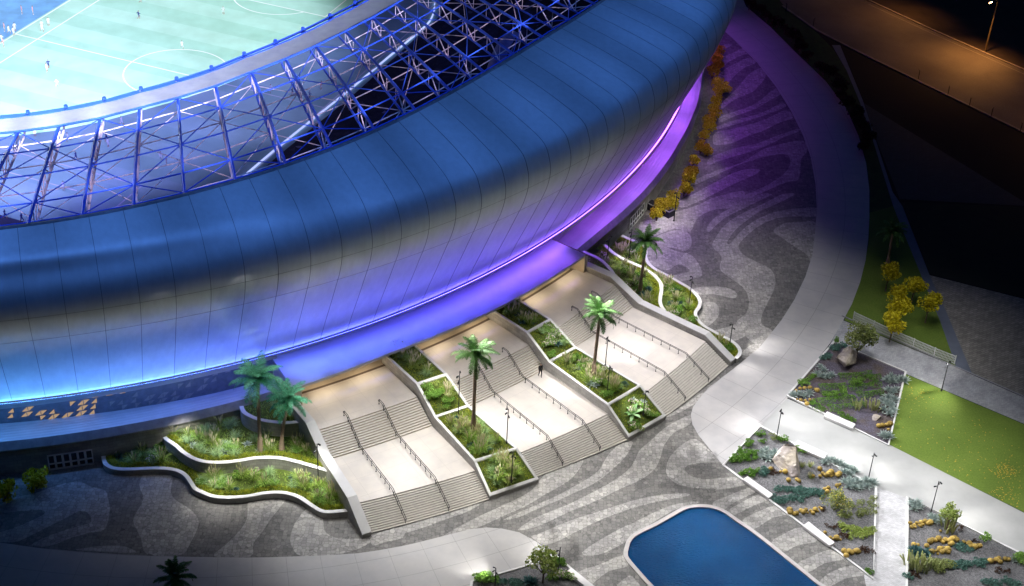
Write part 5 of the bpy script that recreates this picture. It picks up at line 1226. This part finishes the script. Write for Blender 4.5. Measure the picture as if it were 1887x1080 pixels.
# ------------------------------------------------------------------ yellow and dark trees
YB = Proto([mk_ball_tree(s, 1.25, .25, 'yellow_leaf', 620, .17, 'yellow_shrub') for s in (1, 2, 3)])
for x, y in zA([(415, 118), (405, 152), (418, 200), (382, 248), (410, 300), (458, 340), (425, 362), (408, 405), (398, 455), (402, 505), (362, 540), (368, 585), (338, 635), (350, 725), (310, 712), (262, 790), (250, 860), (235, 908), (207, 972), (140, 1000), (125, 1062), (62, 1068)]) + zB([(170, 45), (130, 62), (100, 105)]):
    YB.put((*G(x, y, 1.2)[:2], 0), rng.uniform(0, 6), rng.uniform(.85, 1.1), 'round yellow shrub in the curving row along the podium wall', 'shrub', 'yellow shrubs along the podium wall')
for x, y, l in ((65, 881, 'round olive yellow shrub nearest the white podium doors'), (9, 904, 'round olive yellow shrub at the very edge, away from the podium doors')): YB.put((*G(x, y, 1.5)[:2], 0), 1, 1.3, l, 'shrub', None)
DB = Proto([mk_ball_tree(s, 1.3, .25, 'brown_leaf', 520, .18, 'dark_shrub') for s in (4, 5)])
for x, y in [(1200 + x / 2.4, y / 2.4) for x, y in [(435, 18), (485, 40), (512, 72), (555, 105), (590, 130), (625, 155), (640, 182), (660, 207), (695, 245), (745, 290), (765, 308), (790, 322), (820, 360), (835, 385), (845, 418), (870, 460), (912, 490), (895, 505), (925, 540), (940, 562), (948, 592), (962, 610), (945, 640)]]:
    DB.put((*G(x, y, 1.2)[:2], 0), rng.uniform(0, 6), rng.uniform(.8, 1.15), 'dark brown rounded shrub in the unlit row outside the ring path', 'shrub', 'dark shrubs along the ring path')
YT = Proto([mk_ball_tree(s, 1.85, 1.6, 'yellow_leaf', 900, .20, 'yellow_tree') for s in (6, 7)])
for x, y, l in ((335, 410, 'yellow tree standing directly below the dark palm'), (495, 492, 'yellow tree on the lawn nearest the blue path, upper one'), (380, 548, 'yellow tree in the middle of the lawn, above its twin'), (402, 632, 'yellow tree in the middle of the lawn, below its twin'), (585, 603, 'yellow tree overhanging the narrow blue path'), (360, 722, 'bright yellow tree right behind the white fence')):
    YT.put((*G(1540 + x / 3.375, 380 + y / 3.375, 3.0)[:2], 0), rng.uniform(0, 6), rng.uniform(.92, 1.05), l, 'tree', 'yellow trees on the verge lawn')
def tree(seed, base, R, trunk, mat, label, n=1500):
    o = mk_ball_tree(seed, R, trunk, mat, n, .15, 'leafy_tree', .72)(); o.location = G(*base, .05); tag(o, label, 'tree')
tree(21, (1577, 660), 2.5, 1.3, 'olive_leaf', 'spreading green tree at the head of the violet gravel garden, above the grey boulder', 2200); tree(22, (1000, 1074), 1.9, 1.5, 'lime_leaf', 'small yellow green tree in the foreground garden', 1300); tree(23, (1744, 975), 1.3, 1.5, 'lime_leaf', 'little pale leaved tree in the corner garden, at the promenade kerb', 700)
# ------------------------------------------------------------------ boulders
def boulder(px, size, seed, label, rz):
    bm = bmesh.new(); bmesh.ops.create_icosphere(bm, subdivisions=4, radius=1.12); r = random.Random(seed)
    planes = [(Vector((r.gauss(0, 1), r.gauss(0, 1), r.gauss(.1, .7))).normalized(), r.uniform(.40, .78)) for _ in range(11)]
    for v in bm.verts:
        for n_, d in planes:
            k = v.co.dot(n_)
            if k > d: v.co -= n_ * (k - d)
        v.co += Vector((r.gauss(0, .012), r.gauss(0, .012), r.gauss(0, .012)))
        v.co.x *= size[0] * (1 - .22 * v.co.z); v.co.y *= size[1] * (1 - .15 * v.co.z); v.co.z = v.co.z * size[2] + size[2] * .55
    me = D.meshes.new('boulder'); bm.to_mesh(me); bm.free(); me.materials.append(MATS['rock']); o = D.objects.new('boulder', me); COL.objects.link(o); o.location = G(*px, .05); o.rotation_euler = (0, 0, rz); tag(o, label, 'boulder')
boulder((1558, 671), (1.6, 1.9, 1.35), 4, 'grey brown boulder under the spreading tree in the violet garden', .4); boulder((1454, 856), (1.9, 2.0, 1.6), 9, 'big pinkish grey boulder in the middle gravel garden', 1.1); boulder(zN([(1065, 612)])[0], (.9, .5, .3), 5, 'small flat tan rock beside the column cacti', .2)
# ------------------------------------------------------------------ desert plants
GN = {'A': 'violet gravel garden', 'B': 'middle gravel garden', 'C': 'corner gravel garden', 'D': 'foreground gravel garden'}
def many(kind, conv, pts, bed, s0=.85, s1=1.1, extra=None):
    for p in conv(pts):
        plant(kind, G(p[0], p[1], .05), GN[bed] if extra is None else GN[bed] + extra, rng.uniform(s0, s1))
def cacti(conv, pts, bed):
    for p in conv(pts):
        CACT.put(G(p[0], p[1] + 1.5, .05), rng.uniform(0, 6), (lambda q: q)(rng.choice((.5, .65, .8, .95, 1.05)) * rng.uniform(.92, 1.08)), 'golden ball shaped cactus in the ' + GN[bed], 'cactus', 'golden ball cacti in the ' + GN[bed])
cacti(zN, [(530, 432), (555, 420), (585, 417), (620, 417), (655, 422), (668, 432), (535, 490), (560, 497), (590, 497), (620, 492), (645, 488), (600, 522), (1075, 668), (1100, 665), (1130, 660), (1150, 655), (1140, 690)], 'A')
cacti(zG, [(360, 305), (425, 320), (455, 325), (510, 315), (522, 320), (490, 310), (478, 380), (532, 373), (547, 384), (640, 352), (685, 305), (688, 352), (705, 335), (722, 347), (745, 340), (760, 328), (775, 345), (790, 335), (805, 347), (760, 350), (815, 338), (720, 440), (735, 455), (720, 470), (742, 430), (820, 405), (800, 415), (485, 580), (500, 590), (515, 602), (532, 598), (488, 597), (560, 580), (575, 592), (592, 575), (605, 592), (625, 580), (640, 597), (655, 575), (672, 582), (685, 558), (697, 570), (720, 725), (755, 760), (775, 766), (796, 764), (822, 771), (845, 850), (860, 862), (880, 853), (897, 862), (912, 846), (930, 852), (947, 852), (860, 882)], 'B')
cacti(zT, [(255, 560), (270, 592), (290, 575), (310, 558), (327, 575), (345, 553), (362, 570), (380, 548), (400, 562), (422, 558), (300, 592), (342, 580), (507, 622), (285, 740), (320, 740), (392, 750), (420, 715), (440, 703), (465, 702), (490, 693), (527, 717), (547, 703), (510, 702), (580, 712), (605, 693), (600, 732), (642, 700), (622, 688), (585, 737), (700, 715), (722, 720), (745, 732), (770, 745), (790, 757), (817, 750), (837, 746), (750, 752), (792, 768), (440, 797), (480, 788), (500, 773), (520, 758), (547, 760), (567, 775), (587, 780), (485, 812), (520, 800), (547, 790), (572, 802), (420, 788), (920, 877), (945, 868), (970, 865), (990, 853), (1015, 882), (1042, 860), (1070, 862), (1000, 882)], 'C')
many('AGAVE', zN, [(690, 280), (712, 302), (668, 326), (700, 342), (735, 345), (762, 335), (510, 466), (550, 460), (617, 452), (580, 470)], 'A', .9, 1.2, ' along the ring path side'); many('AGAVE', zN, [(1130, 367), (1160, 377), (1190, 370), (1220, 360), (1250, 372), (1160, 350), (1140, 432), (1172, 445), (1190, 430), (1100, 500), (1130, 520), (1160, 540), (1110, 562), (1150, 590), (1140, 480), (1182, 500), (1170, 570), (1125, 745), (1108, 732), (1145, 740)], 'A', .95, 1.3, ' along the lawn side')
many('AGAVE', zG, [(300, 200), (330, 188), (360, 215), (387, 200), (340, 236), (300, 227), (392, 228)], 'B', .9, 1.2, ' left of the boulder'); many('AGAVE', zG, [(715, 265), (740, 253), (767, 250), (790, 265), (820, 277), (842, 290), (865, 302), (890, 312), (912, 322), (850, 330), (890, 342), (850, 392), (880, 380), (902, 400), (930, 393), (960, 402), (990, 390), (1020, 397), (1042, 405), (920, 432), (960, 430), (1000, 420), (880, 422)], 'B', .85, 1.15, ' along the promenade')
many('AGAVE', zT, [(270, 400), (300, 412), (330, 430), (290, 442), (320, 400), (430, 510), (460, 530), (490, 520), (450, 550), (502, 545), (1120, 870), (1150, 882)], 'C'); many('BLUE', zT, [(270, 790), (300, 780), (330, 800), (360, 812), (390, 822), (300, 822), (412, 800)], 'C', 1, 1.2)
many('TUFT', zG, [(295, 78), (303, 125), (215, 140), (160, 192), (200, 212), (240, 200), (110, 252), (150, 245), (200, 237), (250, 230), (125, 240), (180, 225), (440, 112), (180, 342), (220, 337), (262, 330), (548, 178), (580, 190), (1015, 992)], 'B', .8, 1.15)
many('TEAL', zG, [(425, 437), (460, 440), (500, 445), (540, 450), (580, 455), (620, 460), (660, 462), (695, 465), (390, 505), (430, 512), (470, 505), (510, 497), (550, 492), (600, 487), (330, 325), (300, 335)], 'B', .9, 1.2); many('TEAL', zT, [(600, 915), (640, 910), (680, 905), (720, 905), (760, 900), (800, 897), (840, 890), (880, 890), (640, 760), (680, 772), (720, 775), (690, 745), (900, 1052), (950, 1055), (1000, 1055), (1050, 1052), (1100, 1060), (1150, 1065), (250, 1010)], 'C', .9, 1.15)
many('OLIVE', zG, [(960, 547), (905, 550), (870, 555), (820, 562), (785, 575), (870, 617), (820, 622), (960, 605), (985, 600), (1030, 600), (1040, 517), (1035, 552), (940, 615), (375, 100)], 'B', .75, 1.0); many('LIME', zG, [(830, 685), (860, 700), (890, 710), (920, 720), (900, 745), (950, 715), (980, 725), (1010, 720), (1030, 710), (940, 745), (980, 750)], 'B', .9, 1.1); many('OLIVE', zT, [(460, 890), (490, 910), (520, 930), (470, 940), (540, 900), (500, 950), (560, 930)], 'C', 1, 1.3); many('SHRUB', zT, [(1165, 890), (870, 712), (1140, 850), (1170, 850)], 'C', .8, 1.1)
for conv, pts, bed in ((zG, [(385, 325), (370, 330), (710, 572), (760, 692), (815, 690), (850, 745), (830, 750), (870, 755), (960, 847), (985, 850), (1012, 845)], 'B'), (zT, [(680, 602), (300, 1000), (270, 980), (320, 985), (980, 957), (1050, 962), (800, 715), (930, 885)], 'C')):
    for p in conv(pts): DARKL.put(G(p[0], p[1], .05), rng.uniform(0, 6), rng.uniform(.8, 1.2), 'dark withered low shrub in the ' + GN[bed], 'shrub', 'withered shrubs in the ' + GN[bed])
for x, y, s, l in (*[(p[0], p[1], .8, 'pale column cactus clump in the violet gravel garden, ' + w_) for p, w_ in zip(zN([(935, 548), (1020, 545), (1050, 560)]), ('farthest from the lawn', 'middle one', 'nearest the small flat rock'))], *[(p[0], p[1], 1.15, 'tall pale column cactus clump in the corner garden, ' + w_) for p, w_ in zip(zT([(290, 915), (345, 945), (410, 940), (575, 610)]), ('against the brick path kerb', 'front one', 'nearest the olive shrubs', 'under the little tree'))]):
    COLM.put(G(x, y, .05), rng.uniform(0, 6), s, l, 'cactus', 'column cactus clumps')
p = zG([(775, 560)])[0]; o = mk_shrub(31, 1.5, 2.2, 1100, .11, 'olive_leaf', 'flower_yellow', 160, 'broom_bush', 12)(); o.location = G(*p, .05); tag(o, 'tall yellow flowered bush in the middle gravel garden', 'bush')
for (x, y), l in zip(zG([(622, 288), (622, 360), (567, 290)]), ('upper', 'lower', 'boulder side')): PALEG.put(G(x, y, .05), 1, .7, 'small pale tuft with yellowish stems near the boulder, the %s one' % l, 'grass', None)
def hedge(conv, a, b_, label, w=.55, mat='hedge_leaf'):
    (a, b_) = [Vector(G(*q, .05)) for q in conv([a, b_])]; L = (b_ - a).length; m = MB(); n = int(L * 150); r = random.Random(int(L * 1000)); s = (b_ - a).normalized().cross(Vector((0, 0, 1)))
    for _ in range(n):
        t = r.random(); q = r.uniform(-1, 1); ww = w * (1 + .25 * math.sin(t * L * 2.1)); hh = .42 * (1 + .2 * math.sin(t * L * 3.3 + 1))
        c = a.lerp(b_, t) + s * (q * ww) + Vector((0, 0, max(.03, hh * math.sqrt(max(0, 1 - q * q)) * r.uniform(.5, 1.05)))); leafquad(m, c, .085, r)
    tag(make('low_hedge', m, mat), label, 'hedge', 'low hedge rows in the violet gravel garden')
for a, b_, l in (((810, 345), (1040, 325), 'low green hedge row right under the grey boulder'), ((990, 357), (1090, 343), 'short green hedge piece beside the row under the boulder'), ((680, 415), (860, 402), 'green hedge row touching the golden cacti'), ((880, 425), (1090, 390), 'taller green hedge row in the middle of the violet garden'), ((670, 510), (920, 485), 'long green hedge row above the bench, path half'), ((930, 472), (1110, 445), 'green hedge row above the bench, lawn half'), ((740, 555), (985, 525), 'green hedge row nearest the column cacti'), ((640, 530), (720, 572), 'green hedge piece at the end of the bench'), ((700, 465), (850, 455), 'thin green hedge row between two longer ones')): hedge(zN, a, b_, l)
many('SHRUB', zN, [(930, 380), (960, 370), (740, 470), (790, 470), (845, 440), (900, 395), (640, 350), (590, 380), (560, 385)], 'A', .7, .95); many('TUFT', zN, [(800, 105), (830, 600), (870, 615), (900, 632), (640, 520)], 'A', .7, .95)
many('TEAL', zN, [(770, 150), (800, 145), (840, 140), (720, 215), (750, 205)], 'A', .9, 1.1)
many('TUFT', zC, [(1420, 905), (1450, 895), (1470, 910), (1390, 1020)], 'D', .9, 1.2); many('WHITE', zC, [(1430, 1025), (1470, 1010), (1510, 1020), (1540, 1035)], 'D', .8, 1); many('SHRUB', zC, [(830, 1045), (870, 1040), (910, 1040), (945, 1050)], 'D', .9, 1.1); many('TEAL', zC, [(990, 1055), (1030, 1058), (1075, 1058), (1120, 1065), (1160, 1070)], 'D', .9, 1.2); many('BLUE', zC, [(1250, 1062), (1215, 1050)], 'D', 1.2, 1.5)
# fallen leaves on the lawn
m = MB(); r = random.Random(5)
for cx, cy, sx, sy, n in ((1790, 835, 60, 40, 120), (1855, 868, 14, 8, 140), (1840, 915, 22, 10, 80), (1700, 770, 40, 40, 60), (1860, 900, 20, 22, 60), (1690, 725, 14, 8, 30)):
    for _ in range(n):
        p = G(r.gauss(cx, sx), r.gauss(cy, sy), .03)
        if inside([G(x, y)[:2] for x, y in [(1668, 690), (2200, 925), (2200, 1108), (1887, 942), (1640, 818)]], p[0], p[1]): leafquad(m, (p[0], p[1], .045), .075, r, 0, 8)
tag(make('fallen_leaves', m, 'fallen_leaf'), 'scattered orange fallen leaves on the lawn', None, None, 'stuff')

# ================================================================== PEOPLE
def human(name, pose, colors, fingers=False):
    """one continuous skinned figure about 1.8 m tall; pose gives the joint positions"""
    V = []; E = []; R = []
    def v(p, r, par=None):
        V.append(p); R.append(r); i = len(V) - 1
        if par is not None: E.append((par, i))
        return i
    pel = v((0, 0, .95), (.155, .12)); wai = v((0, .01, 1.10), (.135, .105), pel); che = v((0, .02, 1.30), (.17, .12), wai); nb = v((0, .01, 1.47), (.075, .07), che); nk = v((0, .03, 1.55), (.055, .055), nb)
    hd = v((0, .05, 1.64), (.085, .095), nk); ht = v((0, .04, 1.75), (.07, .08), hd); no = v((0, .145, 1.655), (.018, .02), hd)
    for s, (kx, kz, ax, az_) , (ex, ey, ez, hx, hy, hz) in ((-1, pose['lleg'], pose['larm']), (1, pose['rleg'], pose['rarm'])):
        hip = v((s * .10, 0, .90), (.10, .10), pel); kn = v((s * .11, kx, kz), (.062, .065), hip); an = v((s * .11, ax, az_), (.04, .045), kn); toe = v((s * .125, ax + .17, max(.035, az_ - .05)), (.045, .03), an)
        sh = v((s * .19, .01, 1.43), (.065, .065), che); el = v((s * (.19 + ex), ey, ez), (.045, .045), sh); wr = v((s * (.19 + hx), hy, hz), (.03, .03), el)
        d = (Vector(V[wr]) - Vector(V[el])).normalized(); pm = v(tuple(Vector(V[wr]) + d * .08), (.034, .018), wr)
        if fingers:
            for k in range(4): f1 = v(tuple(Vector(V[pm]) + d * .05 + Vector((0, (k - 1.5) * .02, 0))), (.010, .010), pm); v(tuple(Vector(V[f1]) + d * (.045 - .006 * abs(k - 1)) + Vector((-s * .014, 0, 0))), (.008, .008), f1)
            t1 = v(tuple(Vector(V[wr]) + d * .05 + Vector((-s * .01, .045, 0))), (.011, .011), wr); v(tuple(Vector(V[t1]) + d * .035 + Vector((-s * .01, .012, 0))), (.009, .009), t1)
    me = D.meshes.new(name); me.from_pydata(V, E, []); o = D.objects.new(name, me); COL.objects.link(o)
    o.modifiers.new('skin', 'SKIN'); sv = me.skin_vertices[0].data
    for q, r in zip(sv, R): q.radius = r
    sv[0].use_root = True
    o.modifiers.new('sub', 'SUBSURF').levels = 2; o.modifiers['sub'].render_levels = 2
    dg = bpy.context.evaluated_depsgraph_get(); ev = o.evaluated_get(dg); nm = D.meshes.new_from_object(ev); D.objects.remove(o)
    for c in colors: nm.materials.append(MATS[c])
    for p in nm.polygons:
        c = p.center; x = abs(c.x); p.use_smooth = True
        if c.z > 1.52: p.material_index = 3 if (c.z > 1.70 or (c.y < .03 and c.z > 1.60)) else 0
        elif c.z < .09: p.material_index = 4
        elif c.z < .92 and x < .17 and not (x > .16 and c.z > .6): p.material_index = 2 if c.z > pose.get('hem', 0) else 0
        elif x > .17 and (c.z < pose.get('cuff', .86)): p.material_index = 0
        else: p.material_index = 1
    return D.objects.new(name, nm)
WALK = dict(lleg=(.16, .50, .05, .09), rleg=(.02, .50, -.24, .13), larm=(.05, -.14, 1.20, .05, -.06, .95), rarm=(.05, .12, 1.20, .03, .26, 1.0))
o = human('person', WALK, ['skin', 'dark_cloth', 'trouser_cloth', 'hair_dark', 'dark_cloth'], True); COL.objects.link(o)
o.location = G(995, 694.5, ZM1 - .08 + .03); o.rotation_euler = (0, 0, math.radians(200)); o.scale = (1.12,) * 3; tag(o, 'person in dark clothes with reddish brown hair walking on the landing of the middle stairs', 'person')
m = MB(); m.tube([(-.17, -.06, 1.12), (-.17, .09, 1.12)], .0, 3)
RUN = dict(lleg=(.28, .55, .12, .16), rleg=(-.05, .52, -.38, .36), larm=(.08, -.2, 1.2, .06, .02, 1.08), rarm=(.08, .15, 1.18, .04, .3, 1.2), hem=.55, cuff=1.1)
STAND = dict(lleg=(.03, .5, 0, .08), rleg=(.02, .5, -.04, .08), larm=(.07, -.02, 1.17, .1, .06, .93), rarm=(.07, -.02, 1.17, .1, .06, .93), hem=.5, cuff=1.1)
def ppl(pose, cols):
    def f(): q = human('person', pose, cols); COL.objects.link(q); return q
    return f
WK = Proto([ppl(RUN, ['skin', 'white_kit', 'white_kit', 'hair_dark', 'white_kit']), ppl(STAND, ['skin', 'white_kit', 'white_kit', 'hair_dark', 'white_kit'])]); DK = Proto([ppl(RUN, ['skin', 'blue_kit', 'blue_kit', 'hair_dark', 'blue_kit'])]); PK = Proto([ppl(STAND, ['skin', 'pink_kit', 'white_kit', 'hair_dark', 'white_kit'])])
def foot(pro, pts, label, group):
    for x, y in pts: pro.put(G(x, y, .05), rng.uniform(0, 6.28), .92, label, 'person', group)
foot(WK, [(259, 6), (412, 27), (336, 91), (87, 133), (106, 162), (65, 252), (126, 262), (118, 352), (297, 296), (307, 302), (225, 232), (200, 272), (500, 172)], 'person in a white sports kit out on the pitch', 'players in white on the pitch')
foot(DK, [(256, 36), (90, 127), (141, 297), (41, 411), (10, 404), (539, 179), (571, 184), (197, 262)], 'person in a dark blue sports kit out on the pitch', 'players in dark blue on the pitch')
foot(PK, [(41, 26), (61, 27), (9, 58), (592, 166), (7, 87)], 'person in a pink top beside the far touchline or under the near roof', 'people in pink around the pitch')
foot(WK, [(28, 58), (78, 60), (90, 48), (17, 63), (26, 66), (4, 80), (78, 54)], 'person in white on the far side of the touchline', 'people in white beyond the touchline')

# ================================================================== CAMERA, SKY, LAMPS
cam = D.cameras.new('camera'); co = D.objects.new('camera', cam); COL.objects.link(co); scene.camera = co
r_ = RW @ np.array([1, 0, 0]); u_ = RW @ np.array([0, -1, 0]); b_ = RW @ np.array([0, 0, -1])
co.matrix_world = Matrix(((r_[0], u_[0], b_[0], 0), (r_[1], u_[1], b_[1], 0), (r_[2], u_[2], b_[2], HC), (0, 0, 0, 1)))
cam.sensor_fit = 'HORIZONTAL'; cam.sensor_width = 36; cam.lens = 36 * FPX / 1887; cam.clip_start = 1; cam.clip_end = 4000
w = D.worlds.new('World'); scene.world = w; w.use_nodes = True; nt = w.node_tree; nt.nodes.clear()
out = nt.nodes.new('ShaderNodeOutputWorld'); bg = nt.nodes.new('ShaderNodeBackground'); nt.links.new(bg.outputs[0], out.inputs[0])
tc = nt.nodes.new('ShaderNodeTexCoord'); dp = nt.nodes.new('ShaderNodeVectorMath'); dp.operation = 'DOT_PRODUCT'
nm = nt.nodes.new('ShaderNodeVectorMath'); nm.operation = 'NORMALIZE'; nt.links.new(tc.outputs['Generated'], nm.inputs[0])
nt.links.new(nm.outputs[0], dp.inputs[0]); dp.inputs[1].default_value = Vector((.2, .68, .70)).normalized()
cr2 = nt.nodes.new('ShaderNodeValToRGB'); e = cr2.color_ramp.elements
e[0].position = .0; e[0].color = (.0005, .001, .004, 1); e[1].position = 1; e[1].color = (.034, .14, .44, 1)
for p, c in ((.55, (.0006, .002, .007, 1)), (.80, (.014, .058, .19, 1))): k = e.new(p); k.color = c
nt.links.new(dp.outputs['Value'], cr2.inputs[0]); nt.links.new(cr2.outputs[0], bg.inputs[0]); bg.inputs[1].default_value = .3
def spot(name, loc, target, power, size, blend=.6, col=(1, .97, .93), rad=.25):
    l = D.lights.new(name, 'SPOT'); l.energy = power; l.spot_size = math.radians(size); l.spot_blend = blend; l.color = col; l.shadow_soft_size = rad
    o = D.objects.new(name, l); COL.objects.link(o); o.location = loc
    d = Vector(target) - Vector(loc); o.rotation_euler = d.to_track_quat('-Z', 'Y').to_euler(); return o
LEDP = 1.9
FLOOD = .56
FILL = .50
def area(name, loc, target, power, sx, sy, col):
    l = D.lights.new(name, 'AREA'); l.shape = 'RECTANGLE'; l.size = sx; l.size_y = sy; l.energy = power; l.color = col
    o = D.objects.new(name, l); COL.objects.link(o); o.location = loc
    d = Vector(target) - Vector(loc); o.rotation_euler = d.to_track_quat('-Z', 'Y').to_euler(); return o
# unseen spots added under the bulge to light stairs and plaza
for a, rt, P, s, col in ((-58.5, 124, 15000, 60, (.93, .95, 1)), (-53, 128, 23000, 66, (1, .97, .93)), (-47.5, 128, 24000, 66, (1, .97, .94)), (-42, 128, 24000, 66, (1, .96, .97)), (-37.0, 126, 20000, 62, (1, .94, 1)),
                         (-50, 152, 110000, 44, (1, .98, .96)), (-43, 158, 150000, 44, (1, .98, .98)), (-38, 165, 175000, 42, (.97, .98, 1))):
    spot('stairs_fill', PO(109.6, a, 21.6), PO(rt, a, 0), P * FLOOD, s, .8, col, .14)
# soft unseen fill spots added over the entrance plaza and gardens
for x, y, P in ((140, 885, 3600), (330, 880, 5000), (470, 850, 11000), (610, 860, 15000), (760, 830, 24000), (930, 770, 26000), (1100, 690, 26000), (1230, 590, 20000), (1240, 480, 7000), (830, 960, 13000), (1040, 880, 17000), (1240, 800, 19000), (1350, 690, 17000), (1330, 960, 15000), (1120, 1010, 14000), (930, 1040, 11000), (640, 1010, 9000),
                (1480, 900, 20000), (1480, 780, 17000), (1600, 690, 18000), (1640, 830, 19000), (1640, 1000, 18000), (1780, 960, 15000), (1780, 830, 14000), (1700, 620, 8000), (1780, 1060, 14000), (1540, 1060, 14000), (1600, 560, 2500), (1330, 480, 9000), (1420, 540, 6500), (1280, 430, 6000), (1480, 650, 8000)):
    b = G(x, y); rr = math.hypot(b[0] - SC[0], b[1] - SC[1])
    spot('plaza_fill', (b[0], b[1], 24), (b[0] * 1.0 + (b[0] - SC[0]) * .02, b[1] + (b[1] - SC[1]) * .02, 0), P * FILL, 74, 1, (1, .955, .90) if x < 1300 else (1, .98, .96), 2.5)
# warm ceiling lights under the canopy
for a in (-57.3, -54.6, -49.3, -46, -41, -37.8):
    area('canopy_downlight', PO(106.8, a, 6.6), PO(107.4, a, 4), 80, 2.5, .5, (1, .80, .55))
# floodlights on the inner roof ring light the pitch
for i, a in enumerate(range(-90, 271, 30)):
    spot('roof_floodlight', PO(64, a, 27), PO(12, a + 40, 0), 37000 * (1.35 if 90 < a < 215 else 1), 88, .7, (.86, .97, 1), .6)
# lamp post spots
for loc, tgt, P, s in LAMP_SPOTS: spot('post_spot', loc, tgt, P * 3.2, s, .9, (1, .96, .90), .08)
# unseen spots added along podium edge and canopy to widen the shell's LED glow
def ledcol(a):
    return tuple(interp(a, [q[0] for q in LED], [q[1][j] for q in LED]) for j in range(3))
for a in np.arange(-87, 4, 1.25):
    can = CA0 - .5 < a < CA1 + .5
    spot('shell_glow_fill', PO(107.2 if can else 105.2, a, 7.3 if can else 4.7), PO(107.6, a, 17.5), (300 if can else interp(a, [-86, -70, -60], [260, 420, 500])) * LEDP, 95, 1, ledcol(a), .5)
for a in np.arange(-100, 16, 7.0):
    spot('roof_blue_fill', PO(124, a, 62), PO(101.5, a, 28), 26000, 39, 1, (.10, .29, .95), .5)  # blue spots added in mid-air to tint trusses and shell top
for a in np.arange(-90, -34, 2.5):
    spot('shell_band_fill', PO(114.5, a, 3.2 if a < CA0 - 1 else 5.2), PO(109.6, a, 24), 900, 34, 1, (.80, .80, .66), .6)  # unseen neutral spots added for the grey band on the bulge
for x, y, z in ((812, 722, 4.5), (875, 790, 3.5), (938, 868, 2), (1015, 632, 4.5), (1090, 690, 3.5), (1172, 755, 2)):
    b = G(x, y, z); spot('planter_fill', (b[0], b[1], z + 5), (b[0], b[1], z), 900, 62, 1, (1, .97, .86), .4)  # unseen spots added above the planters to brighten the planting
for bx, tx in (((470, 905), (475, 702)), ((540, 900), (532, 740))):
    p = G(*bx, .9); q = Vector(G(480, 832, 1.92)) if tx[0] < 500 else Vector(G(519, 827, 1.92))
    spot('palm_fill', (p[0], p[1], 2.6), (q.x, q.y, 12.0 if tx[0] < 500 else 9.0), 1300, 32, .8, (.75, 1, .85), .15)  # no fixture here; spots added to brighten the palm crowns
for a in np.arange(-58, -36.5, 2.0):
    spot('canopy_fill', PO(107.6, a, 15.5), PO(105.9, a, 7.05), 5200, 38, 1, tuple(interp(a, [-58, -50, -44, -37], q) for q in ((.13, .07, .12, .30), (.26, .12, .08, .10), (1, 1, 1, 1))), .3)  # unseen spots added to even out the glow on the canopy
for x, y, z, P in ((345, 826, 5.5, 1300), (420, 850, 6.5, 2000), (500, 868, 6.5, 2200), (580, 885, 6, 1800), (400, 905, 5, 1200), (1200, 525, 6.5, 1700), (1250, 560, 6.5, 1700), (1170, 480, 6, 1200)):
    b = G(x, y, 1); spot('garden_fill', (b[0], b[1], z), (b[0], b[1], 0), P, 95, 1, (1, .97, .90), .6)  # fill spots added above the garden beds, without fixtures
for a, P in ((-2, 420), (-6.5, 520), (-11, 640), (-15.5, 800), (-20, 1000), (-23.5, 1500)):
    spot('shrub_fill', PO(109.3, a, 7.5), PO(107.4, a, 0), P, 80, 1, (1, .93, .8), .2)  # unseen warm spots added over the yellow shrub row
for a in np.arange(-92, -10, 6.0):
    spot('truss_fill', PO(r_top(a) - 2.0, a, 33.5), PO(r_top(a) - 15, a, 27.5), 2200, 96, 1, (1, .84, .93), .2)  # added pinkish spots stand in for pitch light on the trusses
for a in np.arange(-94, -26, 4.0):
    spot('band_fill', PO(97, a, 40), PO(r_tip(a) + 3.4, a + 1, 28), 95000 * interp(a, [-70, -45, -26], [1, .45, .15]), 30, 1, (.66, .72, 1), .5)  # unseen spots added in mid-air to brighten the fabric band
for a in np.arange(-30, 14, 5.5):
    spot('violet_fill', PO(107.8, a, 11), PO(113.5, a, 0), 1700, 84, 1, (.42, .10, 1), .2)  # unseen spots added for the violet wash on plaza and podium roof
    spot('violet_fill', PO(104.2, a, 8.4), PO(102.8, a, 4), 700, 120, 1, (.42, .10, 1), .2)
# sodium street lamps along the road
for x, y, P in ((1815, 95, 7500), (1690, 20, 2600), (1560, -60, 1500), (2080, 215, 7500)):
    b = G(x, y, 0); spot('sodium_lamp', (b[0] - 1.3, b[1] - 1.4, 9.3), (b[0] - 4.0, b[1] - 4.5, 0), P, 126, 1, (1, .42, .10), .2)
scene.view_settings.view_transform = 'Standard'; scene.view_settings.look = 'None'; scene.view_settings.exposure = 0; scene.view_settings.gamma = 1
scene.render.engine = 'CYCLES'; scene.cycles.max_bounces = 5; scene.cycles.diffuse_bounces = 3; scene.cycles.glossy_bounces = 3; scene.cycles.transparent_max_bounces = 8
scene.cycles.sample_clamp_indirect = 4; scene.cycles.caustics_reflective = False; scene.cycles.caustics_refractive = False
scene.cycles.use_denoising = True
try: scene.cycles.denoiser = 'OPENIMAGEDENOISE'
except Exception: pass
